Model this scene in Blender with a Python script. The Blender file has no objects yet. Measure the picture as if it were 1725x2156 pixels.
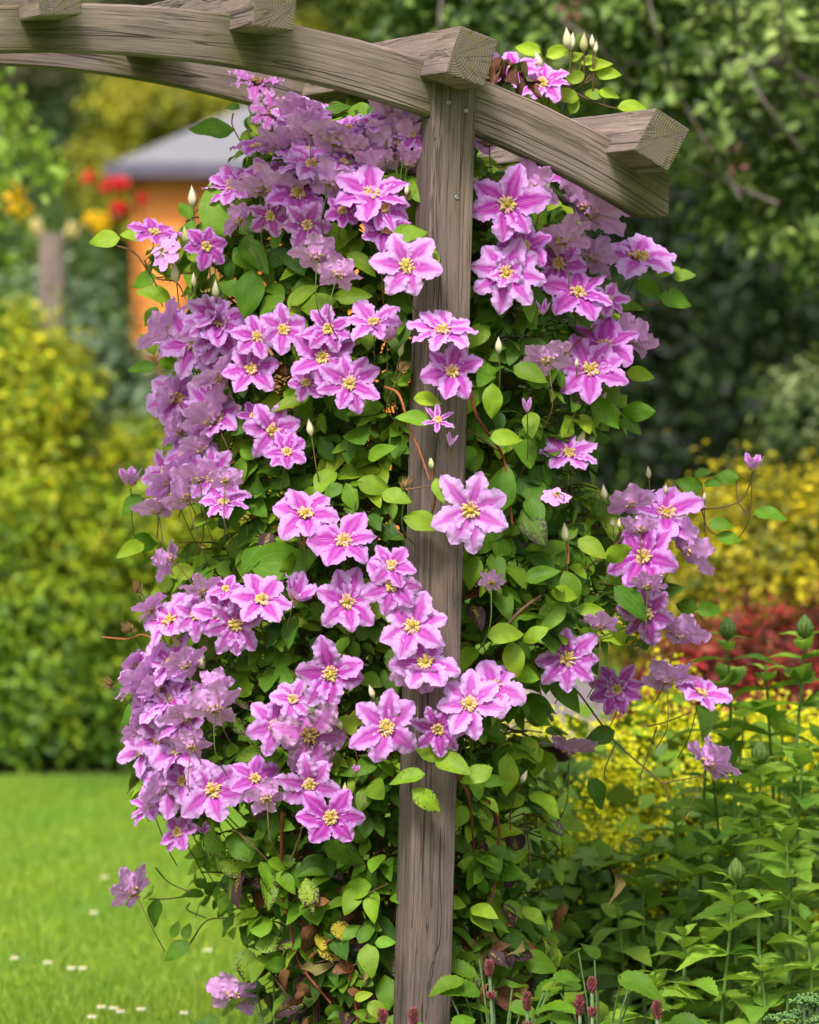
import bpy, bmesh, math, random
import numpy as np
from mathutils import Vector, Matrix

rng = np.random.default_rng(11)
random.seed(5)
scene = bpy.context.scene
col = scene.collection
R = math.radians

# ------------------------------------------------------------------ camera
FPX, PCX, PCY, HORIZON = 8800.0, 862.5, 1078.0, 750.0     # photo measured in a 1725 x 2156 grid
PITCH = math.atan((PCY - HORIZON) / FPX)
CAM = np.array([0.0, 0.0, 1.6])
FW = np.array([0, math.cos(PITCH), -math.sin(PITCH)])
UP = np.array([0, math.sin(PITCH), math.cos(PITCH)])
RT = np.array([1.0, 0, 0])
cam_d = bpy.data.cameras.new('camera')
cam_o = bpy.data.objects.new('camera', cam_d)
col.objects.link(cam_o)
cam_o.location = CAM
cam_o.rotation_euler = (R(90) - PITCH, 0, 0)
cam_d.sensor_fit = 'VERTICAL'
cam_d.sensor_height = 36
cam_d.sensor_width = 36
cam_d.lens = FPX / 2156 * 36
cam_d.clip_start = 0.1
cam_d.clip_end = 500
cam_d.dof.use_dof = True
cam_d.dof.focus_distance = 8.12
cam_d.dof.aperture_fstop = 3.5
scene.camera = cam_o

# ------------------------------------------------------------------ world, sun, exposure
SUN_DIR = Vector((-0.22, -0.75, 1.05)).normalized()
world = bpy.data.worlds.new('World')
scene.world = world
world.use_nodes = True
wn = world.node_tree
sky = wn.nodes.new('ShaderNodeTexSky')
sky.sky_type = 'NISHITA'
sky.sun_disc = False
sky.sun_elevation = math.asin(SUN_DIR.z)
sky.sun_rotation = math.atan2(SUN_DIR.x, SUN_DIR.y)
sky.dust_density = 6.0
sky.air_density = 1.0
hs = wn.nodes.new('ShaderNodeHueSaturation')
hs.inputs['Saturation'].default_value = 0.25
wn.links.new(sky.outputs[0], hs.inputs['Color'])
bg = wn.nodes['Background']
wn.links.new(hs.outputs[0], bg.inputs[0])
bg.inputs[1].default_value = 0.11
sun_d = bpy.data.lights.new('sun', 'SUN')
sun_d.energy = 2.0
sun_d.angle = R(11)
sun_d.color = (1.0, 0.95, 0.88)
sun_o = bpy.data.objects.new('sun', sun_d)
col.objects.link(sun_o)
sun_o.location = (-6, -5, 11)
sun_o.rotation_euler = SUN_DIR.to_track_quat('Z', 'Y').to_euler()
scene.view_settings.view_transform = 'Standard'
scene.view_settings.look = 'None'
scene.view_settings.gamma = 1
scene.view_settings.exposure = 1.05
scene.cycles.max_bounces = 6
scene.cycles.transparent_max_bounces = 4

# ------------------------------------------------------------------ helpers
def at(px, py, Y):
    d = FW + RT * (px - PCX) / FPX - UP * (py - PCY) / FPX
    return CAM + d * (Y / d[1])

def proj(p):
    q = np.asarray(p) - CAM
    z = q @ FW
    return PCX + FPX * (q @ RT) / z, PCY - FPX * (q @ UP) / z

CROPS = {1: (0, 0, 1.9167), 2: (850, 0, 1.8669), 3: (150, 600, 1.9167), 4: (850, 600, 1.8669),
         5: (150, 1150, 1.9167), 6: (850, 1150, 1.8669), 7: (150, 1650, 2.0294), 8: (850, 1600, 1.8669)}
def cp(c, x, y):
    ox, oy, s = CROPS[c]
    return (ox + x / s) * 0.97238, (oy + y / s) * 0.97238
def csize(c, d, Y):
    return d / CROPS[c][2] * 0.97238 / FPX * Y

def tag(o, label=None, cat=None, group=None, kind=None):
    if label: o['label'] = label
    if cat: o['category'] = cat
    if group: o['group'] = group
    if kind: o['kind'] = kind
    return o

def empty(name, loc, label, cat, group=None):
    o = bpy.data.objects.new(name, None)
    col.objects.link(o)
    o.location = loc
    o.empty_display_size = 0.1
    return tag(o, label, cat, group)

class MB:
    """collects numpy geometry, builds one mesh object"""
    def __init__(s):
        s.v, s.f, s.c, s.l, s.n = [], [], [], [], 0
    def add(s, v, f, c=(1, 1, 1, 1), l=(0, 0, 0)):
        v = np.asarray(v, float).reshape(-1, 3)
        k = len(v)
        f = np.asarray(f, int)
        s.v.append(v)
        s.f.append(f + s.n)
        c = np.asarray(c, float); l = np.asarray(l, float)
        s.c.append(np.broadcast_to(c, (k, 4)) if c.ndim == 1 else c)
        s.l.append(np.broadcast_to(l, (k, 3)) if l.ndim == 1 else l)
        s.n += k
    def tube(s, pts, r, sides=6, c=(1, 1, 1, 1), l=(0, 0, 0)):
        pts = np.asarray(pts, float)
        m = len(pts)
        r = np.broadcast_to(np.asarray(r, float), (m,))
        t = np.gradient(pts, axis=0)
        t /= np.linalg.norm(t, axis=1)[:, None] + 1e-12
        ref = np.array([0.31, 0.17, 0.93]) if abs(t[:, 2]).mean() < 0.8 else np.array([1.0, 0.1, 0.05])
        a = np.cross(t, ref); a /= np.linalg.norm(a, axis=1)[:, None] + 1e-12
        b = np.cross(t, a)
        th = np.arange(sides) * 2 * math.pi / sides
        v = pts[:, None] + r[:, None, None] * (np.cos(th)[None, :, None] * a[:, None] + np.sin(th)[None, :, None] * b[:, None])
        i = np.arange(m - 1)[:, None] * sides
        j = np.arange(sides)[None]
        j2 = (j + 1) % sides
        f = np.stack([i + j, i + j2, i + sides + j2, i + sides + j], -1).reshape(-1, 4)
        s.add(v.reshape(-1, 3), f, c, l)
    def build(s, name, mat, parent=None, loc=None, smooth=True):
        me = bpy.data.meshes.new(name)
        V = np.concatenate(s.v) if s.v else np.zeros((0, 3))
        loc = np.zeros(3) if loc is None else np.asarray(loc, float)
        V = V - loc
        me.vertices.add(len(V))
        me.vertices.foreach_set('co', V.astype(np.float32).ravel())
        nl = sum(f.size for f in s.f)
        npol = sum(len(f) for f in s.f)
        me.loops.add(nl); me.polygons.add(npol)
        me.loops.foreach_set('vertex_index', np.concatenate([f.ravel() for f in s.f]).astype(np.int32))
        tot = np.concatenate([np.full(len(f), f.shape[1]) for f in s.f]).astype(np.int32)
        st = np.concatenate([[0], np.cumsum(tot)[:-1]]).astype(np.int32)
        me.polygons.foreach_set('loop_start', st)
        me.polygons.foreach_set('loop_total', tot)
        me.polygons.foreach_set('use_smooth', np.full(npol, smooth))
        a = me.attributes.new('col', 'FLOAT_COLOR', 'POINT')
        a.data.foreach_set('color', np.concatenate(s.c).astype(np.float32).ravel())
        a = me.attributes.new('lv', 'FLOAT_VECTOR', 'POINT')
        a.data.foreach_set('vector', np.concatenate(s.l).astype(np.float32).ravel())
        me.update(calc_edges=True)
        me.validate()
        me.materials.append(mat)
        o = bpy.data.objects.new(name, me)
        col.objects.link(o)
        if parent is not None:
            o.parent = parent
            o.location = Vector(loc) - parent.location
        else:
            o.location = loc
        return o

def spline(pts, n=8):
    """Catmull-Rom through pts"""
    p = np.asarray(pts, float)
    if len(p) < 3:
        t = np.linspace(0, 1, n)[:, None]
        return p[0] * (1 - t) + p[-1] * t
    q = np.vstack([2 * p[0] - p[1], p, 2 * p[-1] - p[-2]])
    out = []
    for i in range(1, len(q) - 2):
        t = np.linspace(0, 1, n, endpoint=False)[:, None]
        a, b, c, d = q[i - 1], q[i], q[i + 1], q[i + 2]
        out.append(0.5 * (2 * b + (c - a) * t + (2 * a - 5 * b + 4 * c - d) * t ** 2 + (3 * b - a - 3 * c + d) * t ** 3))
    out.append(p[-1][None])
    return np.vstack(out)

def norm(v):
    v = np.asarray(v, float)
    return v / (np.linalg.norm(v, axis=-1, keepdims=True) + 1e-12)

# ------------------------------------------------------------------ materials
class NT:
    def __init__(s, name):
        s.m = bpy.data.materials.new(name)
        s.m.use_nodes = True
        s.t = s.m.node_tree
        s.p = s.t.nodes['Principled BSDF']
        s.out = s.t.nodes['Material Output']
    def n(s, typ, **kw):
        x = s.t.nodes.new(typ)
        for k, v in kw.items():
            setattr(x, k, v)
        return x
    def link(s, a, b): s.t.links.new(a, b)
    def attr(s, name):
        return s.n('ShaderNodeAttribute', attribute_name=name)
    def math(s, op, a, b=None, clamp=False):
        x = s.n('ShaderNodeMath', operation=op, use_clamp=clamp)
        for i, q in enumerate((a, b)):
            if q is None: continue
            if isinstance(q, (int, float)): x.inputs[i].default_value = q
            else: s.link(q, x.inputs[i])
        return x.outputs[0]
    def mix(s, f, a, b, mode='MIX'):
        x = s.n('ShaderNodeMix', data_type='RGBA', blend_type=mode)
        for i, q in ((0, f), (6, a), (7, b)):
            if isinstance(q, (int, float)): x.inputs[i].default_value = q
            elif isinstance(q, tuple): x.inputs[i].default_value = q if len(q) == 4 else q + (1,)
            else: s.link(q, x.inputs[i])
        return x.outputs[2]
    def ramp(s, f, stops):
        x = s.n('ShaderNodeValToRGB')
        e = x.color_ramp.elements
        while len(e) < len(stops): e.new(0.5)
        for i, (p, c) in enumerate(stops):
            e[i].position = p
            e[i].color = (c, c, c, 1) if isinstance(c, (int, float)) else tuple(c) + (1,)
        s.link(f, x.inputs[0])
        return x.outputs[0]
    def noise(s, vec, scale, detail=4, rough=0.55, scl=None):
        if scl is not None:
            mp = s.n('ShaderNodeMapping')
            mp.inputs['Scale'].default_value = scl
            s.link(vec, mp.inputs[0]); vec = mp.outputs[0]
        x = s.n('ShaderNodeTexNoise')
        x.inputs['Scale'].default_value = scale
        x.inputs['Detail'].default_value = detail
        x.inputs['Roughness'].default_value = rough
        s.link(vec, x.inputs['Vector'])
        return x.outputs[0]
    def bump(s, h, strength, dist=0.002):
        b = s.n('ShaderNodeBump')
        b.inputs['Strength'].default_value = strength
        b.inputs['Distance'].default_value = dist
        s.link(h, b.inputs['Height'])
        s.link(b.outputs[0], s.p.inputs['Normal'])
        return b.outputs[0]

def leaf_material(name, veins=True, trans=0.3, rough=0.45, spec=0.35, toothed=False):
    m = NT(name)
    a = m.attr('col'); l = m.attr('lv')
    sp = m.n('ShaderNodeSeparateXYZ'); m.link(l.outputs['Vector'], sp.inputs[0])
    u, v, rr = sp.outputs
    base = a.outputs['Color']
    geo = m.n('ShaderNodeNewGeometry')
    pos = geo.outputs['Position']
    if veins:
        av = m.math('ABSOLUTE', v)
        mid = m.math('LESS_THAN', av, 0.035)
        if toothed:
            ph = m.math('ADD', m.math('MULTIPLY', u, 62.0), m.math('MULTIPLY', av, -16.0))
            lat = m.math('GREATER_THAN', m.math('SINE', ph), 0.86)
        else:
            # arching side ribs of the leaf
            bow = m.math('MULTIPLY', m.math('SINE', m.math('MULTIPLY', m.math('POWER', u, 0.8), 3.14159)), 0.48)
            lat = m.math('LESS_THAN', m.math('ABSOLUTE', m.math('SUBTRACT', av, m.math('ADD', bow, 0.02))), 0.035)
        vein = m.math('MAXIMUM', mid, lat)
        base = m.mix(m.math('MULTIPLY', vein, 0.35), base, m.mix(0.5, base, (0.25, 0.36, 0.12), 'MIX'))
        nz = m.noise(pos, 55, 3)
        base = m.mix(0.5, base, m.mix(m.ramp(nz, [(0.3, 0.0), (0.7, 1.0)]), m.mix(1.0, base, (0.62, 0.66, 0.5), 'MULTIPLY'), m.mix(1.0, base, (1.3, 1.22, 1.15), 'MULTIPLY')))
        # dark blotches, only on leaves whose alpha asks for them
        bl = m.noise(pos, 260, 3)
        edge = m.math('MULTIPLY', m.math('ADD', m.math('MULTIPLY', av, 0.45), m.math('MULTIPLY', u, 0.35)), a.outputs['Alpha'])
        thr = m.math('ADD', m.math('ADD', bl, edge), m.math('MULTIPLY', a.outputs['Alpha'], 0.12))
        spot = m.math('MULTIPLY', m.ramp(thr, [(0.70, 0.0), (0.78, 1.0)]), m.math('GREATER_THAN', a.outputs['Alpha'], 0.05))
        base = m.mix(spot, base, (0.05, 0.022, 0.028))
        m.bump(m.math('SUBTRACT', m.math('MULTIPLY', nz, 0.8), m.math('MULTIPLY', vein, 0.5)), 0.5, 0.0015)
    back = m.mix(0.4, base, (0.16, 0.22, 0.07))
    base = m.mix(geo.outputs['Backfacing'], base, back)
    m.link(base, m.p.inputs['Base Color'])
    m.p.inputs['Roughness'].default_value = rough
    m.p.inputs['Specular IOR Level'].default_value = spec
    tr = m.n('ShaderNodeBsdfTranslucent')
    m.link(m.mix(1.0, base, (1.25, 1.25, 0.6), 'MULTIPLY'), tr.inputs[0])
    mx = m.n('ShaderNodeMixShader'); mx.inputs[0].default_value = trans
    m.link(m.p.outputs[0], mx.inputs[1]); m.link(tr.outputs[0], mx.inputs[2])
    m.link(mx.outputs[0], m.out.inputs[0])
    return m.m

def petal_material():
    m = NT('clematis_petal')
    a = m.attr('col'); l = m.attr('lv')
    sc = m.n('ShaderNodeSeparateColor'); m.link(a.outputs['Color'], sc.inputs[0])
    tone, fade, warm = sc.outputs
    sp = m.n('ShaderNodeSeparateXYZ'); m.link(l.outputs['Vector'], sp.inputs[0])
    s, t, rr = sp.outputs
    at_ = m.math('ABSOLUTE', t)
    cmb = m.n('ShaderNodeCombineXYZ')
    m.link(m.math('MULTIPLY', s, 2.2), cmb.inputs[0]); m.link(m.math('MULTIPLY', t, 11.0), cmb.inputs[1]); m.link(m.math('MULTIPLY', rr, 37.0), cmb.inputs[2])
    streak = m.noise(cmb.outputs[0], 1.6, 4, 0.65)
    cm2 = m.n('ShaderNodeCombineXYZ')
    m.link(m.math('MULTIPLY', s, 9.0), cm2.inputs[0]); m.link(m.math('MULTIPLY', t, 5.0), cm2.inputs[1]); m.link(m.math('MULTIPLY', rr, 53.0), cm2.inputs[2])
    blotch = m.noise(cm2.outputs[0], 1.0, 3)
    # width of the magenta bar: widest a third of the way, gone near the tip
    wbar = m.math('ADD', m.math('MULTIPLY', tone, 0.34), m.math('SUBTRACT', 0.56, m.math('MULTIPLY', m.math('POWER', s, 1.7), 0.62)))
    d = m.math('ADD', m.math('SUBTRACT', wbar, at_), m.math('MULTIPLY', m.math('SUBTRACT', streak, 0.5), 0.75))
    bar = m.ramp(m.math('ADD', m.math('MULTIPLY', d, 1.35), 0.40), [(0.20, 0.0), (0.44, 0.48), (0.70, 1.0)])
    bar = m.math('MULTIPLY', bar, m.math('SUBTRACT', 1.0, m.math('MULTIPLY', fade, 0.4)))
    pale = m.mix(blotch, (0.50, 0.22, 0.62), (0.76, 0.54, 0.85))
    pale = m.mix(warm, pale, (0.58, 0.33, 0.52))
    pale = m.mix(m.math('MULTIPLY', tone, 0.75), pale, (0.52, 0.18, 0.60))
    mag = m.mix(tone, (0.42, 0.008, 0.36), (0.30, 0.002, 0.25))
    base = m.mix(bar, pale, mag)
    # three pale ribs down the middle
    rib = m.math('MAXIMUM', m.math('LESS_THAN', at_, 0.028), m.math('LESS_THAN', m.math('ABSOLUTE', m.math('SUBTRACT', at_, 0.12)), 0.018))
    rib = m.math('MULTIPLY', rib, m.math('LESS_THAN', s, 0.86))
    base = m.mix(m.math('MULTIPLY', rib, 0.3), base, (0.80, 0.42, 0.74))
    # crinkled side veins
    vv = m.math('SINE', m.math('ADD', m.math('MULTIPLY', at_, 34.0), m.math('ADD', m.math('MULTIPLY', s, -20.0), m.math('MULTIPLY', streak, 5.0))))
    base = m.mix(m.math('MULTIPLY', m.math('GREATER_THAN', vv, 0.75), 0.22), base, (0.50, 0.20, 0.56))
    base = m.mix(m.math('LESS_THAN', s, 0.05), base, (0.75, 0.6, 0.62))
    # brown tips on faded flowers
    wi = m.math('MULTIPLY', m.math('GREATER_THAN', a.outputs['Alpha'], 1.5), m.ramp(m.math('ADD', blotch, m.math('MULTIPLY', at_, 0.3)), [(0.62, 0.0), (0.8, 1.0)]))
    base = m.mix(m.math('MULTIPLY', wi, 0.7), base, (0.16, 0.07, 0.09))
    geo = m.n('ShaderNodeNewGeometry')
    bk = m.mix(m.ramp(at_, [(0.05, 0.6), (0.35, 0.0)]), m.mix(streak, (0.70, 0.28, 0.76), (0.88, 0.50, 0.90)), (0.60, 0.22, 0.58))
    bk = m.mix(m.math('MULTIPLY', warm, 0.15), bk, (0.54, 0.36, 0.50))
    base = m.mix(geo.outputs['Backfacing'], base, bk)
    m.link(base, m.p.inputs['Base Color'])
    m.p.inputs['Roughness'].default_value = 0.65
    m.p.inputs['Specular IOR Level'].default_value = 0.08
    m.bump(m.math('ADD', m.math('MULTIPLY', vv, 0.25), m.math('MULTIPLY', streak, 1.4)), 0.45, 0.0016)
    tr = m.n('ShaderNodeBsdfTranslucent')
    m.link(base, tr.inputs[0])
    mx = m.n('ShaderNodeMixShader'); mx.inputs[0].default_value = 0.28
    m.link(m.p.outputs[0], mx.inputs[1]); m.link(tr.outputs[0], mx.inputs[2])
    m.link(mx.outputs[0], m.out.inputs[0])
    return m.m

def attr_material(name, rough=0.55, spec=0.3, noise_scale=60, amount=0.35, bump=0.2, pattern=None, trans=0.0):
    m = NT(name)
    a = m.attr('col')
    base = a.outputs['Color']
    geo = m.n('ShaderNodeNewGeometry')
    nz = m.noise(geo.outputs['Position'], noise_scale, 4)
    base = m.mix(amount, base, m.mix(m.ramp(nz, [(0.3, 0.0), (0.7, 1.0)]), m.mix(1.0, base, (0.5, 0.48, 0.46), 'MULTIPLY'), m.mix(1.0, base, (1.35, 1.35, 1.3), 'MULTIPLY')))
    h = nz
    if pattern == 'bud':
        l = m.attr('lv')
        sp = m.n('ShaderNodeSeparateXYZ'); m.link(l.outputs['Vector'], sp.inputs[0])
        st = m.math('SINE', m.math('MULTIPLY', sp.outputs[1], 18.85))
        base = m.mix(m.ramp(st, [(0.55, 0.0), (0.95, 0.55)]), base, (0.27, 0.20, 0.10))
        h = st
    m.link(base, m.p.inputs['Base Color'])
    m.p.inputs['Roughness'].default_value = rough
    m.p.inputs['Specular IOR Level'].default_value = spec
    if bump: m.bump(h, bump, 0.002)
    if trans:
        tr = m.n('ShaderNodeBsdfTranslucent'); m.link(base, tr.inputs[0])
        mx = m.n('ShaderNodeMixShader'); mx.inputs[0].default_value = trans
        m.link(m.p.outputs[0], mx.inputs[1]); m.link(tr.outputs[0], mx.inputs[2])
        m.link(mx.outputs[0], m.out.inputs[0])
    return m.m

def wood_material(name, moss_at=(), tint=(1, 1, 1), moss_all=0.25, moss_half=0.055):
    """weathered softwood: lv = (length, across, through) in metres"""
    m = NT(name)
    l = m.attr('lv'); a = m.attr('col')
    sp = m.n('ShaderNodeSeparateXYZ'); m.link(l.outputs['Vector'], sp.inputs[0])
    off = m.n('ShaderNodeVectorMath', operation='ADD')
    sca = m.n('ShaderNodeVectorMath', operation='SCALE'); sca.inputs['Scale'].default_value = 7.0
    m.link(a.outputs['Color'], sca.inputs[0])
    m.link(l.outputs['Vector'], off.inputs[0]); m.link(sca.outputs[0], off.inputs[1])
    vec = off.outputs[0]
    # the fibres bend round slow waves
    warp = m.noise(vec, 1.0, 2, 0.5, (2.2, 9, 9))
    wv = m.n('ShaderNodeCombineXYZ')
    s2 = m.n('ShaderNodeSeparateXYZ'); m.link(vec, s2.inputs[0])
    m.link(s2.outputs[0], wv.inputs[0])
    m.link(m.math('ADD', s2.outputs[1], m.math('MULTIPLY', warp, 0.030)), wv.inputs[1])
    m.link(m.math('ADD', s2.outputs[2], m.math('MULTIPLY', warp, 0.030)), wv.inputs[2])
    fine = m.noise(wv.outputs[0], 1.0, 5, 0.65, (9, 420, 420))
    med = m.noise(wv.outputs[0], 1.0, 4, 0.6, (2.2, 150, 150))
    broad = m.noise(vec, 1.0, 3, 0.55, (2.5, 14, 14))
    crk = m.noise(wv.outputs[0], 1.0, 1, 0.4, (0.30, 46, 46))
    ck2 = m.noise(wv.outputs[0], 1.0, 2, 0.5, (2.6, 120, 120))
    crack = m.ramp(m.math('ABSOLUTE', m.math('SUBTRACT', crk, 0.56)), [(0.0, 1.0), (0.006, 0.9), (0.014, 0.0)])
    crack = m.math('MAXIMUM', crack, m.ramp(m.math('ABSOLUTE', m.math('SUBTRACT', ck2, 0.62)), [(0.0, 0.7), (0.012, 0.5), (0.03, 0.0)]))
    base = m.mix(m.ramp(med, [(0.28, 0.0), (0.72, 1.0)]), (0.195, 0.145, 0.112), (0.285, 0.225, 0.182))
    base = m.mix(0.62, base, m.mix(m.ramp(fine, [(0.36, 0.0), (0.64, 1.0)]), (0.155, 0.114, 0.088), (0.335, 0.27, 0.225)))
    base = m.mix(m.ramp(broad, [(0.42, 0.0), (0.7, 0.5)]), base, (0.23, 0.18, 0.18))
    base = m.mix(m.ramp(broad, [(0.62, 0.0), (0.75, 0.45)]), base, (0.26, 0.13, 0.05))
    # knots
    vor = m.n('ShaderNodeTexVoronoi'); vor.inputs['Scale'].default_value = 1.0
    mp = m.n('ShaderNodeMapping'); mp.inputs['Scale'].default_value = (3.4, 9.0, 9.0)
    m.link(vec, mp.inputs[0]); m.link(mp.outputs[0], vor.inputs['Vector'])
    kd = vor.outputs['Distance']
    kn = m.ramp(kd, [(0.02, 1.0), (0.085, 0.85), (0.11, 0.0)])
    ring = m.math('SINE', m.math('MULTIPLY', kd, 190.0))
    base = m.mix(kn, base, m.mix(m.ramp(ring, [(0.2, 0.0), (0.9, 1.0)]), (0.06, 0.038, 0.028), (0.15, 0.10, 0.07)))
    base = m.mix(m.math('MULTIPLY', crack, 0.78), base, (0.025, 0.018, 0.014))
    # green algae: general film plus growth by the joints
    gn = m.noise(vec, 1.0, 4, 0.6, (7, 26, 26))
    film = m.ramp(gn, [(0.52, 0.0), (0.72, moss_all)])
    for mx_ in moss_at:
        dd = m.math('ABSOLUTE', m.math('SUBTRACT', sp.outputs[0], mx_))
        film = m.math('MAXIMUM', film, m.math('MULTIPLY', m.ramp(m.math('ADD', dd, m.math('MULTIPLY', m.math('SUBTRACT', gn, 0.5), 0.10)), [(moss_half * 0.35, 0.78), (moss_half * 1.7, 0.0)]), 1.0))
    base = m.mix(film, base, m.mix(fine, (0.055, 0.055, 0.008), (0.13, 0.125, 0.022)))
    mot = m.noise(vec, 1.0, 4, 0.6, (4.5, 22, 22))
    base = m.mix(1.0, base, m.mix(m.ramp(mot, [(0.32, 0.0), (0.68, 1.0)]), (0.68, 0.70, 0.70), (1.22, 1.18, 1.14)), 'MULTIPLY')
    base = m.mix(1.0, base, tuple(tint), 'MULTIPLY')
    m.link(base, m.p.inputs['Base Color'])
    m.p.inputs['Roughness'].default_value = 0.85
    m.p.inputs['Specular IOR Level'].default_value = 0.2
    h = m.math('ADD', m.math('MULTIPLY', fine, 0.6), m.math('ADD', m.math('MULTIPLY', med, 0.7), m.math('MULTIPLY', crack, -1.2)))
    m.bump(h, 0.75, 0.0025)
    return m.m

def endgrain_material():
    m = NT('weathered_end_grain')
    l = m.attr('lv'); a = m.attr('col')
    sp = m.n('ShaderNodeSeparateXYZ'); m.link(l.outputs['Vector'], sp.inputs[0])
    sc = m.n('ShaderNodeSeparateColor'); m.link(a.outputs['Color'], sc.inputs[0])
    y = m.math('SUBTRACT', sp.outputs[1], m.math('MULTIPLY', m.math('SUBTRACT', sc.outputs[0], 0.5), 0.10))
    z = m.math('SUBTRACT', sp.outputs[2], m.math('MULTIPLY', m.math('SUBTRACT', sc.outputs[1], 0.5), 0.16))
    rad = m.math('SQRT', m.math('ADD', m.math('MULTIPLY', y, y), m.math('MULTIPLY', z, z)))
    nz = m.noise(l.outputs['Vector'], 40, 4)
    rad = m.math('ADD', rad, m.math('MULTIPLY', nz, 0.010))
    rings = m.math('SINE', m.math('MULTIPLY', rad, 1250.0))
    fine = m.noise(l.outputs['Vector'], 500, 3)
    ang = m.math('ARCTAN2', y, z)
    spoke = m.n('ShaderNodeCombineXYZ'); m.link(m.math('MULTIPLY', ang, 2.4), spoke.inputs[0]); m.link(m.math('MULTIPLY', rad, 4.0), spoke.inputs[1])
    sn = m.noise(spoke.outputs[0], 1.6, 2)
    crack = m.ramp(m.math('ABSOLUTE', m.math('SUBTRACT', sn, 0.55)), [(0.0, 1.0), (0.012, 0.6), (0.03, 0.0)])
    base = m.mix(m.ramp(rings, [(0.0, 0.0), (0.9, 1.0)]), (0.095, 0.071, 0.056), (0.15, 0.116, 0.092))
    base = m.mix(0.4, base, m.mix(fine, (0.05, 0.04, 0.03), (0.24, 0.2, 0.165)))
    base = m.mix(m.math('MULTIPLY', crack, 0.45), base, (0.03, 0.022, 0.018))
    g = m.ramp(nz, [(0.5, 0.0), (0.66, 0.5)])
    base = m.mix(g, base, (0.12, 0.115, 0.02))
    m.link(base, m.p.inputs['Base Color'])
    m.p.inputs['Roughness'].default_value = 0.9
    m.p.inputs['Specular IOR Level'].default_value = 0.15
    m.bump(m.math('SUBTRACT', m.math('MULTIPLY', rings, 0.4), crack), 0.6, 0.002)
    return m.m

def plain_noise(name, c1, c2, scale, rough=0.9, bump=0.3, dist=0.02, c3=None, scl=None):
    m = NT(name)
    geo = m.n('ShaderNodeNewGeometry')
    n1 = m.noise(geo.outputs['Position'], scale, 6, 0.6, scl)
    base = m.mix(m.ramp(n1, [(0.35, 0.0), (0.65, 1.0)]), c1, c2)
    if c3:
        n2 = m.noise(geo.outputs['Position'], scale * 0.17, 3)
        base = m.mix(m.ramp(n2, [(0.5, 0.0), (0.68, 0.7)]), base, c3)
    m.link(base, m.p.inputs['Base Color'])
    m.p.inputs['Roughness'].default_value = rough
    m.p.inputs['Specular IOR Level'].default_value = 0.2
    m.bump(n1, bump, dist)
    return m.m

M_LEAF = leaf_material('clematis_leaf', True, 0.25, 0.55, 0.22)
M_LEAF_TOOTH = leaf_material('perennial_leaf', True, 0.42, 0.55, 0.25, True)
M_BG_LEAF = leaf_material('shrub_leaf', False, 0.3, 0.5, 0.3)
M_PETAL = petal_material()
M_STAMEN = attr_material('stamen', 0.6, 0.2, 300, 0.2, 0, trans=0.2)
M_BUD = attr_material('bud_skin', 0.6, 0.25, 120, 0.2, 0.3, 'bud')
M_STEM = attr_material('stem_bark', 0.6, 0.25, 90, 0.5, 0.4)
M_DEAD = leaf_material('dead_leaf', True, 0.15, 0.8, 0.1)
M_END = endgrain_material()
M_SCREW = NT('zinc_screw')
M_SCREW.p.inputs['Metallic'].default_value = 0.9
M_SCREW.p.inputs['Roughness'].default_value = 0.4
M_SCREW.p.inputs['Base Color'].default_value = (0.25, 0.25, 0.25, 1)
M_SCREW = M_SCREW.m

# ------------------------------------------------------------------ ground
def sheet(name, x0, x1, y0, y1, z, mat, nx=2, ny=2):
    mb = MB()
    xs = np.linspace(x0, x1, nx); ys = np.linspace(y0, y1, ny)
    X, Y = np.meshgrid(xs, ys)
    v = np.stack([X, Y, np.full_like(X, z)], -1).reshape(-1, 3)
    i = (np.arange(ny - 1)[:, None] * nx + np.arange(nx - 1)[None]).ravel()
    mb.add(v, np.stack([i, i + 1, i + 1 + nx, i + nx], -1))
    return tag(mb.build(name, mat), kind='structure')

sheet('lawn', -150, 150, -60, 260, 0.0,
      plain_noise('lawn_turf', (0.07, 0.16, 0.012), (0.13, 0.27, 0.02), 9, 0.9, 0.4, 0.02, (0.20, 0.26, 0.045)))
M_SOIL = plain_noise('bed_soil', (0.022, 0.016, 0.011), (0.06, 0.042, 0.03), 30, 0.95, 0.8, 0.03)
def patch(name, pts, z, mat):
    mb = MB()
    v = [(x, y, z) for x, y in pts]
    mb.add(v, [list(range(len(v)))])
    return tag(mb.build(name, mat, smooth=False), kind='structure')
patch('flower_bed', [(-0.42, 7.2), (3.2, 7.2), (3.2, 14.6), (0.25, 14.6), (0.1, 11), (-0.2, 9.6), (-0.45, 8.9)], 0.004, M_SOIL)
patch('shrub_border', [(-5, 15.85), (-0.6, 15.9), (-0.3, 17.5), (0.1, 22), (-5, 23)], 0.004, M_SOIL)
patch('gravel_path', [(0.2, 15.4), (4.0, 15.4), (4.0, 20.6), (0.2, 20.6)], 0.004,
      plain_noise('path_gravel', (0.13, 0.105, 0.105), (0.26, 0.22, 0.22), 60, 0.95, 0.6, 0.02))

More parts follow.
